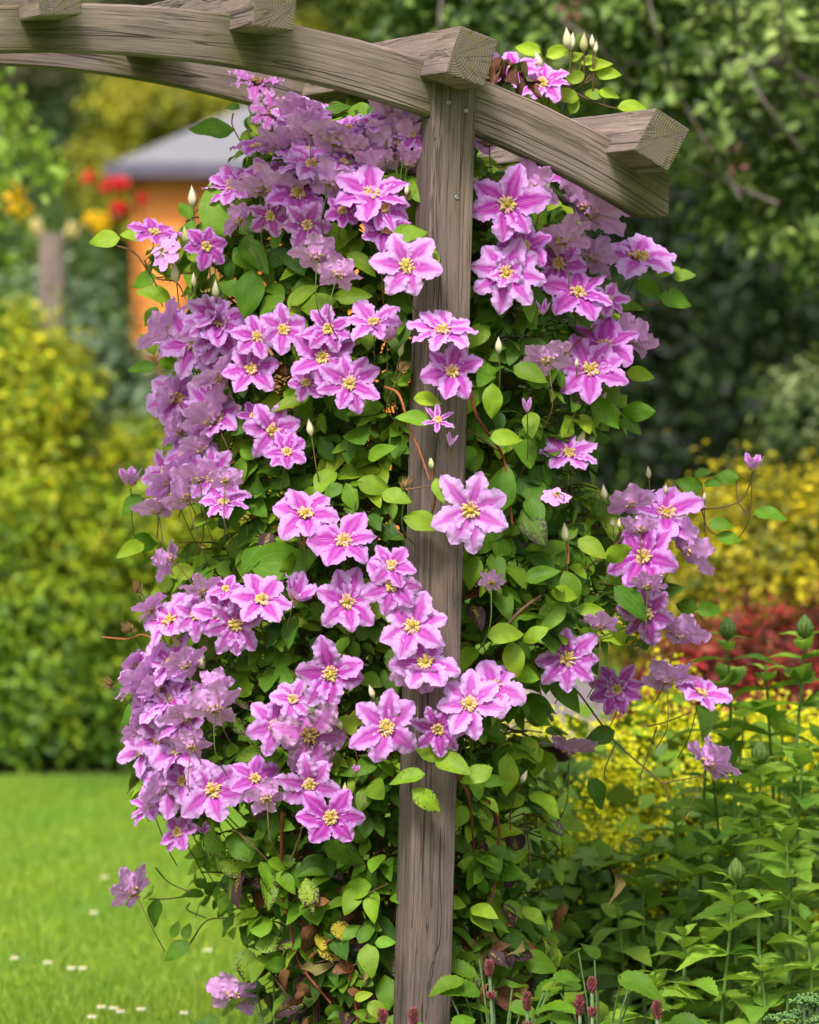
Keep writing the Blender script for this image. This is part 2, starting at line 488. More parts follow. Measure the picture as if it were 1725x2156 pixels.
# grass blades on the piece of lawn in view
def grass():
    n = 60000
    y = 9.2 + 6.6 * rng.random(n) ** 1.25
    x = (-1.15 * y / 11) + rng.random(n) * (0.95 * y / 11)
    h = 0.018 + 0.022 * rng.random(n)
    a = rng.random(n) * 6.283
    w = 0.0022 + 0.0018 * rng.random(n)
    lean = (rng.random((n, 2)) - 0.5) * 0.9
    b = np.stack([x, y, np.full(n, 0.0)], -1)
    s = np.stack([np.cos(a) * w, np.sin(a) * w, np.zeros(n)], -1)
    tip = b + np.stack([lean[:, 0] * h, lean[:, 1] * h, h], -1)
    v = np.stack([b - s, b + s, tip], 1).reshape(-1, 3)
    patchy = 0.5 + 0.5 * np.sin(x * 5.3 + 1.7 * np.sin(y * 2.1)) * np.sin(y * 3.1 + 2 * np.sin(x * 3))
    k = rng.random(n)
    c = np.stack([0.145 + 0.11 * k + 0.085 * patchy, 0.30 + 0.12 * k + 0.03 * patchy, 0.018 + 0.02 * k, np.zeros(n)], -1)
    mb = MB()
    mb.add(v, np.arange(3 * n).reshape(-1, 3), np.repeat(c, 3, 0))
    o = mb.build('grass', M_BG_LEAF)
    tag(o, 'short bright green grass growing on the mown lawn', 'grass', kind='stuff')
grass()

# ------------------------------------------------------------------ leaves
def leaf_template(nu=7, nv=5, W=0.62, fold=0.25, bend=0.25, peak=0.36, tip=0.8, teeth=0.0, wave=0.02, cord=0.10):
    us = np.linspace(0, 1, nu); vs = np.linspace(-1, 1, nv)
    U, V = np.meshgrid(us, vs, indexing='ij')
    a = peak / (1 - peak)
    sh = (np.clip(U, 0, 1) ** (a * tip)) * ((1 - U) ** tip)
    sh /= (peak ** (a * tip)) * ((1 - peak) ** tip)
    if teeth:
        sh = sh * (1 + teeth * np.where(np.arange(nu) % 2 == 0, 1, -1)[:, None] * (np.abs(V) > 0.9))
    half = W / 2 * sh
    al = U - cord * np.abs(V) ** 1.5 * (1 - U) ** 5
    ac = half * V
    z = fold * np.abs(ac) - bend * U ** 2 + wave * np.sin(U * 9 + V * 3) * np.abs(V)
    P = np.stack([al, ac, z], -1).reshape(-1, 3)
    i = (np.arange(nu - 1)[:, None] * nv + np.arange(nv - 1)[None]).ravel()
    F = np.stack([i, i + nv, i + nv + 1, i + 1], -1)
    L = np.stack([U, V, np.zeros_like(U)], -1).reshape(-1, 3)
    return P, F, L

CLEM_T = [leaf_template(W=w, fold=f, bend=b, wave=wv, peak=p, tip=0.98, nu=9) for w, f, b, wv, p in
          ((0.62, 0.30, 0.22, 0.03, 0.36), (0.70, 0.12, 0.35, 0.04, 0.38), (0.54, 0.45, 0.15, 0.02, 0.34), (0.66, -0.12, 0.28, 0.05, 0.40), (0.74, 0.22, 0.12, 0.03, 0.40))]

def place_leaves(mb, base, nrm, tip, size, cols, temps):
    base = np.asarray(base, float); nrm = norm(nrm)
    tip = np.asarray(tip, float)
    tip = norm(tip - (tip * nrm).sum(-1, keepdims=True) * nrm)
    side = np.cross(nrm, tip)
    n = len(base)
    which = rng.integers(0, len(temps), n)
    for k, (P, F, L) in enumerate(temps):
        ix = np.where(which == k)[0]
        if len(ix) == 0: continue
        m = len(P)
        v = base[ix][:, None] + size[ix][:, None, None] * (P[None, :, 0:1] * tip[ix][:, None] + P[None, :, 1:2] * side[ix][:, None] + P[None, :, 2:3] * nrm[ix][:, None])
        f = F[None] + (np.arange(len(ix)) * m)[:, None, None]
        l = np.broadcast_to(L[None], (len(ix), m, 3)).copy()
        l[:, :, 2] = rng.random(len(ix))[:, None]
        c = np.broadcast_to(cols[ix][:, None], (len(ix), m, 4))
        mb.add(v.reshape(-1, 3), f.reshape(-1, F.shape[1]), c.reshape(-1, 4), l.reshape(-1, 3))

# two-triangle folded leaf for shrubs that stand out of focus
BG_T = (np.array([[0, 0, 0], [0.45, 0.28, 0.08], [1, 0, -0.1], [0.45, -0.28, 0.08]]), np.array([[0, 3, 2], [0, 2, 1]]), np.zeros((4, 3)))
BG_T2 = (np.array([[0, 0, 0], [0.5, 0.16, 0.05], [1, 0, -0.15], [0.5, -0.16, 0.05]]), np.array([[0, 3, 2], [0, 2, 1]]), np.zeros((4, 3)))
BG_R = (np.array([[0, 0, 0], [0.45, 0.42, 0.1], [1, 0, 0], [0.45, -0.42, 0.1]]), np.array([[0, 3, 2], [0, 2, 1]]), np.zeros((4, 3)))

def unit(n):
    return norm(rng.normal(size=(n, 3)))

def cloud(mb, blobs, nclump, per, crad, size, colf, temps=(BG_T,), inner=0.3, droop=0.1, up=0.6, zmin=0.04, shell=(0.72, 1.04)):
    """leaves in clumps over blobs (centre, radii)"""
    for c, r in blobs:
        c = np.array(c, float); r = np.array(r, float)
        d = unit(nclump)
        d[:, 2] = np.where(d[:, 2] < -0.55, -d[:, 2] * 0.5, d[:, 2])
        d = norm(d)
        rad = rng.uniform(shell[0], shell[1], nclump)
        cc = c + d * r * rad[:, None]
        k = np.repeat(np.arange(nclump), per)
        rc = crad * rng.uniform(0.6, 1.4, nclump)
        off = rng.normal(size=(len(k), 3)) * 0.45 * rc[k][:, None]
        p = cc[k] + off
        nr = norm(0.7 * d[k] + 0.55 * norm(off) + np.array([0, 0, up]) + 0.5 * rng.normal(size=(len(k), 3)))
        ck = rng.random(nclump)[k]
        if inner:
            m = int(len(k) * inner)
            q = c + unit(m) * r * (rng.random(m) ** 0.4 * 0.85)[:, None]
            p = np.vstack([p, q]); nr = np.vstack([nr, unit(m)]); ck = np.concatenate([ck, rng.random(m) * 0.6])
        ok = p[:, 2] > zmin
        p, nr, ck = p[ok], nr[ok], ck[ok]
        tip = norm(p - c) * 0.6 + rng.normal(size=p.shape) * 0.7 + np.array([0, 0, -droop])
        sz = size * rng.uniform(0.6, 1.35, len(p))
        place_leaves(mb, p, nr, tip, sz, colf(p, ck), list(temps))

def pal(*stops, jitter=0.25):
    """palette by clump value"""
    st = np.array(stops, float)
    def f(p, ck):
        x = np.clip(ck + rng.normal(size=len(ck)) * 0.15, 0, 0.999) * (len(st) - 1)
        i = x.astype(int); t = (x - i)[:, None]
        c = st[i] * (1 - t) + st[np.minimum(i + 1, len(st) - 1)] * t
        c = c * (1 + jitter * rng.normal(size=(len(c), 1)))
        return np.concatenate([np.clip(c, 0.004, 1), np.zeros((len(c), 1))], 1)
    return f

def shrub(name, label, cat, base, blobs, nclump, per, crad, size, colf, group=None, stems=5, stem_col=(0.07, 0.05, 0.035, 1), stem_r=0.012, **kw):
    root = empty(name, base, label, cat, group)
    mb = MB()
    cloud(mb, blobs, nclump, per, crad, size, colf, **kw)
    mb.build('foliage', M_BG_LEAF, root, base)
    sb = MB()
    b = np.array(base, float)
    for c, r in blobs:
        for k in range(stems):
            e = np.array(c) + unit(1)[0] * np.array(r) * 0.6
            s0 = b + np.array([rng.normal() * 0.06, rng.normal() * 0.06, 0])
            mid = (s0 + e) / 2 + np.array([rng.normal() * 0.05, rng.normal() * 0.05, 0.08])
            sb.tube(spline([s0, mid, e], 5), np.linspace(stem_r, stem_r * 0.4, 11), 5, stem_col)
    sb.build('stem', M_STEM, root, base)
    return root

# ------------------------------------------------------------------ pergola
TH = R(19); LEAN = R(1.57)
PO = np.array([0.0146, 8.05, 0.0])
Rz = np.array([[math.cos(TH), -math.sin(TH), 0], [math.sin(TH), math.cos(TH), 0], [0, 0, 1]])
Ry = np.array([[math.cos(LEAN), 0, math.sin(LEAN)], [0, 1, 0], [-math.sin(LEAN), 0, math.cos(LEAN)]])
RP = Ry @ Rz
pergola = empty('pergola', PO, 'weathered grey timber pergola with arched beams, rafters and square posts', 'pergola')
pergola.rotation_euler = Matrix(RP.tolist()).to_euler()
DEPTH = 0.75

def wood_piece(name, mat, lvf, faces_bm, parent=pergola, end_axis=None, loc=(0, 0, 0), rot=None, seed=None):
    """faces_bm: bmesh in piece space; lvf(co)->(len, across, through)"""
    me = bpy.data.meshes.new(name)
    bmesh.ops.recalc_face_normals(faces_bm, faces=faces_bm.faces)
    faces_bm.to_mesh(me); faces_bm.free()
    n = len(me.vertices)
    co = np.empty(n * 3, np.float32); me.vertices.foreach_get('co', co); co = co.reshape(-1, 3)
    a = me.attributes.new('lv', 'FLOAT_VECTOR', 'POINT')
    a.data.foreach_set('vector', np.array([lvf(c) for c in co], np.float32).ravel())
    sd = rng.random(3) if seed is None else np.array(seed)
    a = me.attributes.new('col', 'FLOAT_COLOR', 'POINT')
    a.data.foreach_set('color', np.tile(np.append(sd, 1), (n, 1)).astype(np.float32).ravel())
    me.materials.append(mat)
    me.materials.append(M_END)
    if end_axis is not None:
        for p in me.polygons:
            if abs(p.normal[end_axis]) > 0.9: p.material_index = 1
    o = bpy.data.objects.new(name, me)
    col.objects.link(o)
    o.parent = parent
    o.location = loc
    if rot is not None: o.rotation_euler = rot
    return o

def bevel_bm(bm, w, seg=2, edges=None):
    bmesh.ops.bevel(bm, geom=edges or list(bm.edges), offset=w, segments=seg, profile=0.6, affect='EDGES')

def rough_up(bm, amp, skip=None):
    for v in bm.verts:
        v.co += Vector(rng.normal(size=3) * amp)

def box_bm(x0, x1, y0, y1, z0, z1, cuts=0, axis=0):
    bm = bmesh.new()
    bmesh.ops.create_cube(bm, size=1)
    for v in bm.verts:
        v.co = Vector((x0 if v.co.x < 0 else x1, y0 if v.co.y < 0 else y1, z0 if v.co.z < 0 else z1))
    return bm

H = 0.044
M_POST = wood_material('weathered_post', moss_at=(2.14,), moss_all=0.16, moss_half=0.04, tint=(0.60, 0.565, 0.61))
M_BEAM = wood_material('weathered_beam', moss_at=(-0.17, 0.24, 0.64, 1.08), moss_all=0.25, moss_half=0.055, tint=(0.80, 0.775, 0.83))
M_RAFTER = wood_material('weathered_rafter', moss_all=0.12, tint=(0.90, 0.87, 0.93))
M_RAIL = wood_material('weathered_rail', moss_all=0.2, tint=(0.8, 0.8, 0.8))

def make_post(yoff, ztop, name='post', dz=0):
    # shoulders at the back carry the beam, a thin tab stands in front of it; front face runs through
    bm = bmesh.new()
    t = 0.0125
    prof = [(-H, 0.0), (-H, 2.157), (-H + t, 2.157), (-H + t, 2.055), (H, 2.055), (H, 0.0)]
    A = [bm.verts.new((-H, y, z)) for y, z in prof]
    B = [bm.verts.new((H, y, z - (0.040 if z > 2.1 else 0))) for y, z in prof]
    bm.faces.new(A); bm.faces.new(list(reversed(B)))
    for k in range(6):
        bm.faces.new((A[k], B[k], B[(k + 1) % 6], A[(k + 1) % 6]))
    ed = [e for e in bm.edges if abs(e.verts[0].co.z - e.verts[1].co.z) > 1.0]
    bevel_bm(bm, 0.005, 3, ed)
    return wood_piece(name, M_POST, lambda c: (c[2], c[0], c[1]), bm, loc=(0, yoff, dz), end_axis=None)

post_front = make_post(0, 2.157)
post_rear = make_post(DEPTH, 2.157, dz=0.0)
for (sx, sz) in ((-0.012, 2.085), (0.024, 2.071), (0.010, 1.905)):
    mb = MB()
    th = np.arange(12) * 2 * math.pi / 12
    ring = lambda r, y: np.stack([sx + r * np.cos(th), np.full(12, y), sz + r * np.sin(th)], -1)
    v = np.vstack([ring(0.0048, -H + 0.0005), ring(0.0048, -H - 0.001), ring(0.0040, -H - 0.002), ring(0.0016, -H - 0.002), ring(0.0012, -H - 0.0008)])
    f = []
    for k in range(4):
        for j in range(12):
            f.append([k * 12 + j, k * 12 + (j + 1) % 12, k * 12 + 12 + (j + 1) % 12, k * 12 + 12 + j])
    mb.add(v, f)
    mb.add(ring(0.0012, -H - 0.0008), [list(range(12))])
    o = mb.build('screw', M_SCREW)
    o.parent = post_front

def make_beam(yoff, dz=0.0):
    ct, rt_ = (-0.629, -0.0716), 2.3105
    cb, rb_ = (-0.678, -0.1603), 2.307
    bm = bmesh.new()
    n = 72
    xs = np.linspace(-1.72, 0.4535, n)
    y0, y1 = -0.030, 0.015
    rows = []
    for i, x in enumerate(xs):
        zt = ct[1] + math.sqrt(rt_ ** 2 - (x - ct[0]) ** 2)
        zb = cb[1] + math.sqrt(rb_ ** 2 - (x - cb[0]) ** 2)
        zb = max(zb, 1.8825) if x > 0 else zb
        if i % 6 and i < n - 1:
            zt += rng.normal() * 0.0004
        b = 0.004
        rows.append([bm.verts.new(p) for p in ((x, y0, zb + b), (x, y0, (zt + zb) / 2), (x, y0, zt - b), (x, y0 + b, zt), (x, y1 - b, zt), (x, y1, zt - b), (x, y1, zb + b), (x, y1 - b, zb), (x, y0 + b, zb))])
    for a, b in zip(rows[:-1], rows[1:]):
        for k in range(9):
            bm.faces.new((a[k], a[(k + 1) % 9], b[(k + 1) % 9], b[k]))
    bm.faces.new(rows[0]); bm.faces.new(list(reversed(rows[-1])))
    def lv(c):
        ang = math.atan2(c[0] + 0.65, c[2] + 0.115)
        rr = math.hypot(c[0] + 0.65, c[2] + 0.115)
        return (ang * 2.27, rr, c[1] + 0.3)
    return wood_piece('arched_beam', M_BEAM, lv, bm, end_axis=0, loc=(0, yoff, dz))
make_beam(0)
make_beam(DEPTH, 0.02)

# rafters lie across both beams
for (x, z, ang) in ((-0.814, 2.2465, 4.5), (-0.404, 2.2435, -4.0), (-0.0145, 2.165, -17.0), (0.3755, 2.0255, -28.0)):
    w, h = 0.041, 0.0465
    bm = box_bm(-0.178, DEPTH + 0.16, -w, w, -h, h)
    bevel_bm(bm, 0.004, 2)
    bmesh.ops.rotate(bm, verts=bm.verts, cent=(0, 0, 0), matrix=Matrix.Rotation(0, 3, 'X'))
    # piece x runs along the pergola's depth (local y)
    for v in bm.verts:
        v.co = Vector((-v.co.y, v.co.x, v.co.z))
    o = wood_piece('rafter', M_RAFTER, lambda c: (c[1], c[0], c[2]), bm, end_axis=1, loc=(x, 0, z), rot=(0, R(-ang), 0))
# rails tying front post to rear post
for z in (1.935, 1.45, 0.95, 0.4):
    bm = box_bm(-0.018, 0.018, H + 0.0, DEPTH - H, z - 0.018, z + 0.018)
    bevel_bm(bm, 0.002, 1)
    wood_piece('side_rail', M_RAIL, lambda c: (c[1], c[0], c[2]), bm)

# ------------------------------------------------------------------ clematis: shape of the plant
LEFT = np.array([(235, 600), (260, 560), (330, 510), (400, 460), (450, 400), (500, 345), (560, 325), (640, 330), (700, 370), (800, 365), (900, 385), (1000, 350), (1060, 335), (1130, 340), (1230, 335), (1330, 305), (1450, 290), (1560, 285), (1650, 310), (1750, 340), (1820, 385), (1900, 465), (1980, 485), (2050, 540), (2156, 590), (2500, 640)], float)
RIGHT = np.array([(235, 1000), (290, 1040), (330, 1100), (400, 1215), (480, 1235), (560, 1190), (620, 1270), (700, 1290), (800, 1290), (880, 1310), (950, 1250), (1050, 1290), (1130, 1330), (1250, 1370), (1350, 1340), (1420, 1215), (1500, 1165), (1600, 1150), (1700, 1190), (1800, 1150), (1900, 1165), (2000, 1180), (2156, 1130), (2500, 1060)], float)
def post_x(y):     # screen x of the front post's middle
    return 945 - (y - 180) * 55 / 1930.0
def edge_u(x, y):
    c = post_x(y)
    L = np.interp(y, LEFT[:, 0], LEFT[:, 1]); Rr = np.interp(y, RIGHT[:, 0], RIGHT[:, 1])
    return np.where(x < c, (c - x) / (c - L + 1e-6), (x - c) / (Rr - c + 1e-6))
def shell_depth(x, y):
    u = np.clip(edge_u(x, y), 0, 1.15)
    return 8.09 + 0.34 * u ** 2

CL = np.array([-0.04, 8.42, 0.0])
clematis = empty('clematis', CL, 'large clematis covered in striped pink flowers climbing the timber pergola post', 'climbing plant')

def green(k, lime):
    """leaf colour: lime 0 (old, deep) .. 1 (young, yellow green)"""
    d = np.array([0.030, 0.088, 0.006]); m_ = np.array([0.090, 0.200, 0.008]); y = np.array([0.235, 0.34, 0.016])
    lime = np.clip(lime, 0, 1)[:, None]
    c = np.where(lime < 0.5, d + (m_ - d) * lime * 2, m_ + (y - m_) * (lime - 0.5) * 2)
    return c * (1 + 0.14 * k[:, None])

def clematis_foliage():
    mb = MB()
    P, N, T, S, C = [], [], [], [], []
    pet = MB()
    n_groups = 2900
    tries = 0
    made = 0
    while made < n_groups and tries < 40000:
        tries += 1
        y = rng.uniform(232, 2420)
        L = np.interp(y, LEFT[:, 0], LEFT[:, 1]); Rr = np.interp(y, RIGHT[:, 0], RIGHT[:, 1])
        back = rng.random() < 0.48
        x = rng.uniform(L - 8, Rr + 8)
        c = post_x(y)
        u = float(edge_u(x, y))
        # gaps in the outline
        wob = 0.13 * math.sin(y * 0.027 + (1 if x < c else 4)) + 0.09 * math.sin(y * 0.081 + (2 if x < c else 0.5))
        if u > 0.95 + wob: continue
        if x > 985 and y < 285 + (x - 1005) * 0.47 + 22: continue   # under the beam only
        if y < 260 and x > 870: continue
        if 1105 < x and 1420 < y < 1515 and rng.random() < 0.8: continue
        if y > 1690 and rng.random() < 0.35: continue              # barer legs of the plant
        if back:
            Y = 8.09 + 0.34 * min(u, 1) ** 2 + rng.uniform(0.10, 0.85) * math.sqrt(max(0.05, 1 - u * u * 0.8))
        else:
            Y = 8.09 + 0.34 * min(u, 1) ** 2 + rng.exponential(0.055) - 0.01
        p = at(x, y, Y)
        on_post = abs(x - c) < 75
        if on_post and Y < 8.16: Y += 0.12; p = at(x, y, Y)
        made += 1
        out = np.array([(x - c) / 400.0 * 0.9, -1.0 if not back else rng.normal() * 0.6, 0.45])
        outn = norm(out)
        low = np.clip((y - 1650) / 450.0, 0, 1)
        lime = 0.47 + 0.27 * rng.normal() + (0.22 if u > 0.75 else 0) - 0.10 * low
        sz0 = rng.uniform(0.036, 0.066)
        stem_d = norm(outn * 0.5 + rng.normal(size=3) * 0.6 + np.array([0, 0, -0.2]))
        inner = p + np.array([(-0.1 if x > c else 0.1) * u, 0.10, -0.03]) + rng.normal(size=3) * 0.02
        pet.tube(spline([inner, (inner + p) / 2 + np.array([0, 0, 0.015]), p], 3), [0.0016] * 7, 4,
                 (0.16, 0.07, 0.03, 1) if rng.random() < 0.5 else (0.08, 0.10, 0.03, 1))
        sidev = norm(np.cross(outn, stem_d))
        nl = 3 if rng.random() < 0.75 else 1
        for k in range(nl):
            ang = (k - (nl - 1) / 2) * 1.35
            tdir = norm(stem_d * math.cos(ang) + sidev * math.sin(ang) + np.array([0, 0, -0.35]) + rng.normal(size=3) * 0.2)
            P.append(p + tdir * 0.012)
            N.append(norm(outn * 0.75 + np.array([0, 0, 0.55]) + rng.normal(size=3) * 0.38))
            T.append(tdir); S.append(sz0 * rng.uniform(0.8, 1.15) * (1.1 if k == 1 else 0.95))
            g = green(np.array([rng.normal()]), np.array([lime + 0.08 * rng.normal()]))[0]
            spot = 0.0
            q = rng.random()
            if q < 0.06 + 0.22 * low: spot = rng.uniform(0.15, 0.6)
            if q < 0.02 + 0.17 * low: g = np.array([0.26, 0.22, 0.035]) * rng.uniform(0.7, 1.2); spot = 0.9
            if q < 0.006 + 0.07 * low: g = np.array([0.19, 0.07, 0.025]) * rng.uniform(0.6, 1.2); spot = 0.3
            C.append(np.append(g, spot))
    P, N, T, S, C = map(np.array, (P, N, T, S, C))
    place_leaves(mb, P, N, T, S, C, CLEM_T)
    tag(mb.build('foliage', M_LEAF, clematis, CL), kind='stuff')
    tag(pet.build('leaf_stalk', M_STEM, clematis, CL), kind='stuff')
clematis_foliage()

# old woody stems and dry leaves inside
def clematis_wood():
    mb = MB()
    for k in range(46):
        x0 = rng.uniform(-0.27, 0.12); y0 = rng.uniform(8.1, 8.85)
        x1 = x0 + rng.normal() * 0.13; z1 = rng.uniform(1.1, 1.85)
        pts = [np.array([x0, y0, 0.0])]
        for z in np.arange(0.25, z1, 0.25):
            q = pts[-1] + np.array([rng.normal() * 0.03 + (x1 - x0) * 0.15, rng.normal() * 0.03, 0.25])
            q[1] = np.clip(q[1], 8.3, 8.9); q[0] = np.clip(q[0], -0.22, 0.13)
            pts.append(q)
        r = rng.uniform(0.002, 0.0045)
        kc = rng.random()
        mb.tube(spline(pts, 4), r, 5, (0.12 + 0.08 * kc, 0.055 + 0.02 * kc, 0.03, 1) if kc < 0.6 else (0.07, 0.05, 0.035, 1))
    mb.build('woody_stem', M_STEM, clematis, CL)
    tag(clematis.children[-1], kind='stuff')
    # dry brown leaves caught in the middle and at the foot
    n = 420
    y = np.where(rng.random(n) < 0.55, rng.uniform(1880, 2400, n), rng.uniform(500, 1900, n))
    x = post_x(y) + rng.normal(size=n) * 130 - 60
    Y = np.where(y > 1880, 8.10, 8.25) + rng.random(n) * 0.45
    ok = (np.abs(x - post_x(y)) > 70) | (Y > 8.15)
    P = np.array([at(a, b, c) for a, b, c in zip(x[ok], y[ok], Y[ok])])
    m = len(P)
    k = rng.random(m)[:, None]
    C = np.concatenate([np.array([0.10, 0.04, 0.02]) * (1 - k) + np.array([0.24, 0.11, 0.045]) * k, rng.random((m, 1)) * 0.3], 1)
    mb = MB()
    T2 = [leaf_template(W=0.5, fold=0.9, bend=0.5, wave=0.12), leaf_template(W=0.6, fold=-0.5, bend=0.7, wave=0.15)]
    place_leaves(mb, P, unit(m) + np.array([0, -0.5, 0.3]), unit(m) + np.array([0, 0, -1.0]), rng.uniform(0.035, 0.065, m), C, T2)
    tag(mb.build('dead_leaf', M_DEAD, clematis, CL), kind='stuff')
clematis_wood()

# ------------------------------------------------------------------ clematis: leaves one can single out  (crop, x, y, length, direction, lime, spots)
HERO = """1 488 990 105 180 .9 0;1 600 985 95 160 .8 0;1 960 535 150 172 .35 0;1 990 450 62 140 .4 0;1 1040 520 75 70 .4 0;1 930 960 200 110 .6 0
1 1000 960 110 30 .3 0;1 640 1150 95 190 .55 0;1 700 1240 125 160 .75 0;1 650 1280 75 235 .6 0;1 1010 1010 165 -55 .3 0;1 975 1060 95 -40 .6 0
1 1050 1130 170 -100 .3 0;1 920 1190 105 0 .5 0;1 1450 1060 130 -40 .8 0;1 1215 1260 120 45 .9 0;1 1260 1280 130 15 .75 0;1 1400 1225 125 15 .75 0
1 1560 900 105 -70 .65 .15;1 1640 980 120 20 .65 0;1 1350 940 140 -45 .75 0;1 1450 860 100 45 .5 0;1 1345 1080 85 5 .75 0;2 150 1095 105 85 .8 0
2 10 960 125 25 .6 .2;2 590 210 100 155 1 0;2 630 225 95 25 1 0;2 720 245 62 60 1 0;2 590 300 105 10 .9 0;2 770 255 75 45 1 0
2 800 275 85 5 1 0;2 830 295 85 -5 1 0;2 770 300 75 205 .9 0;2 840 375 80 20 1 0;2 840 390 65 150 .8 0;2 920 435 105 15 1 0
2 570 405 115 -5 .8 0;2 745 395 100 175 .95 0;2 720 455 75 60 .8 0;2 1065 1110 95 25 .7 0;2 1140 1120 75 10 .7 0;2 985 1150 130 -10 .5 0
2 1090 1200 115 0 .5 0;2 910 1240 105 15 .5 0;3 350 315 95 110 .9 0;3 350 375 100 178 .5 0;3 380 365 90 35 .6 0;3 925 150 115 -65 .95 0
3 1120 85 125 5 .7 0;3 920 130 125 50 .9 0;3 1440 505 105 10 1 0;3 1490 600 125 165 .6 0;3 945 360 105 35 .8 0;3 950 530 110 75 .8 0
3 960 520 115 190 .9 0;3 1205 850 125 -5 .75 .2;3 1305 900 105 -15 .8 0;3 1250 750 115 15 .6 0;3 690 850 110 70 .6 0;3 735 750 115 75 .5 0
3 290 910 95 -130 .5 0;3 300 1110 115 215 .95 0;3 270 1105 110 15 .45 0;3 770 1190 240 0 .45 0;3 1400 1000 145 5 .8 0;3 1525 840 95 -75 .75 0
4 405 440 115 -90 .75 0;4 560 550 95 -85 .75 0;4 500 365 125 -25 .65 0;4 405 650 110 5 .9 .3;4 820 500 135 -50 .3 0;4 935 545 115 0 .35 0
4 930 580 85 -35 .45 0;4 570 905 125 95 .2 0;4 555 900 125 -75 .2 0;4 530 950 150 -60 .55 .75;4 760 1065 115 -35 .95 0;4 865 1130 115 0 .85 0
4 440 930 165 95 .35 0;4 955 385 95 -10 .95 0;4 1245 850 95 165 .35 0;4 1225 800 62 10 .3 0;4 1265 835 62 -15 .3 0;4 1395 810 85 175 .5 0
4 1470 955 115 0 .5 0;4 1285 1000 85 0 .45 0;4 1320 1045 85 -5 .55 0;6 395 420 120 10 .95 0;6 480 455 125 -80 .95 0;6 535 440 95 30 .8 0
6 650 250 105 5 .95 0;6 685 290 140 230 .6 0;6 700 170 120 -65 .6 0;6 545 195 125 20 .4 0;6 755 320 95 5 .8 0;6 395 960 115 200 .75 0
6 470 910 140 -95 .8 0;6 110 885 135 5 .8 .2;6 185 920 140 -30 .75 .3;6 120 985 125 185 .65 .4;6 90 1050 120 -30 .8 .5;6 650 600 155 -50 .4 0
6 890 810 105 200 .2 0;6 800 1010 125 -40 .1 0;6 910 230 155 -35 .1 0;6 1060 270 130 10 .1 0;6 1225 310 90 160 .35 0;6 1235 315 90 0 .35 0
7 365 545 105 205 .65 .2;7 390 610 105 -110 .3 .2;7 520 800 110 205 .3 0;7 510 775 65 85 .4 .3;7 455 765 65 70 .4 .3;7 845 450 135 -70 .6 .55
7 880 440 115 0 .65 .2;7 870 500 145 -95 .65 .55;7 920 490 105 -50 .55 .2;7 700 350 160 -20 .5 .5;7 670 440 135 -20 .85 .75;7 1130 380 185 0 .5 .6
7 840 760 140 90 .6 .2;7 830 810 125 15 .7 .65;7 1160 740 135 25 1.2 .75;7 1110 820 105 70 1.2 .5;7 1100 825 110 -20 1.2 .9;7 1310 810 125 -80 .7 .2
7 1280 790 110 70 .45 0;7 780 830 125 -90 .8 .7;7 1350 795 75 5 .5 0;7 1040 520 130 -75 .9 .75;7 600 320 120 -50 .55 .5;7 1260 1040 70 20 1.1 0;7 1320 1060 95 -40 1.1 0"""
hero_rows = []
for tok in HERO.replace('\n', ';').split(';'):
    q = tok.split()
    if q: hero_rows.append((int(q[0]),) + tuple(float(v) for v in q[1:]))
hero_rows.sort(key=lambda r: -r[3] / CROPS[r[0]][2])
rest_leaf = MB()
for i, (c, x, y, ln, ang, lime, spot) in enumerate(hero_rows):
    px, py = cp(c, x, y)
    tipx, tipy = cp(c, x + ln * math.cos(R(ang)), y - ln * math.sin(R(ang)))
    Y = float(shell_depth(np.array(px), np.array(py))) - 0.055
    if abs(px - post_x(py)) < 120 or abs(tipx - post_x(tipy)) < 110: Y = min(Y, 7.94)
    base = at(px, py, Y)
    size = csize(c, ln, Y) * 1.12
    n = norm(np.array([rng.normal() * 0.28, -0.8, 0.42 + rng.normal() * 0.22]))
    t = np.array([math.cos(R(ang)), -0.15, math.sin(R(ang))])
    k = np.array([rng.normal()])
    if lime > 1.1:
        g = np.array([0.42, 0.34, 0.03])
    else:
        g = green(k, np.array([lime]))[0]
    mb = MB() if i < 100 else rest_leaf
    place_leaves(mb, base[None], n[None], t[None], np.array([size]), np.append(g, spot * 0.5)[None], CLEM_T[:4] if ln > 70 else CLEM_T[:2])
    if i < 100: mb.build('leaf', M_LEAF, clematis, base)
if rest_leaf.n: tag(rest_leaf.build('small_leaf', M_LEAF, clematis, CL), kind='stuff')

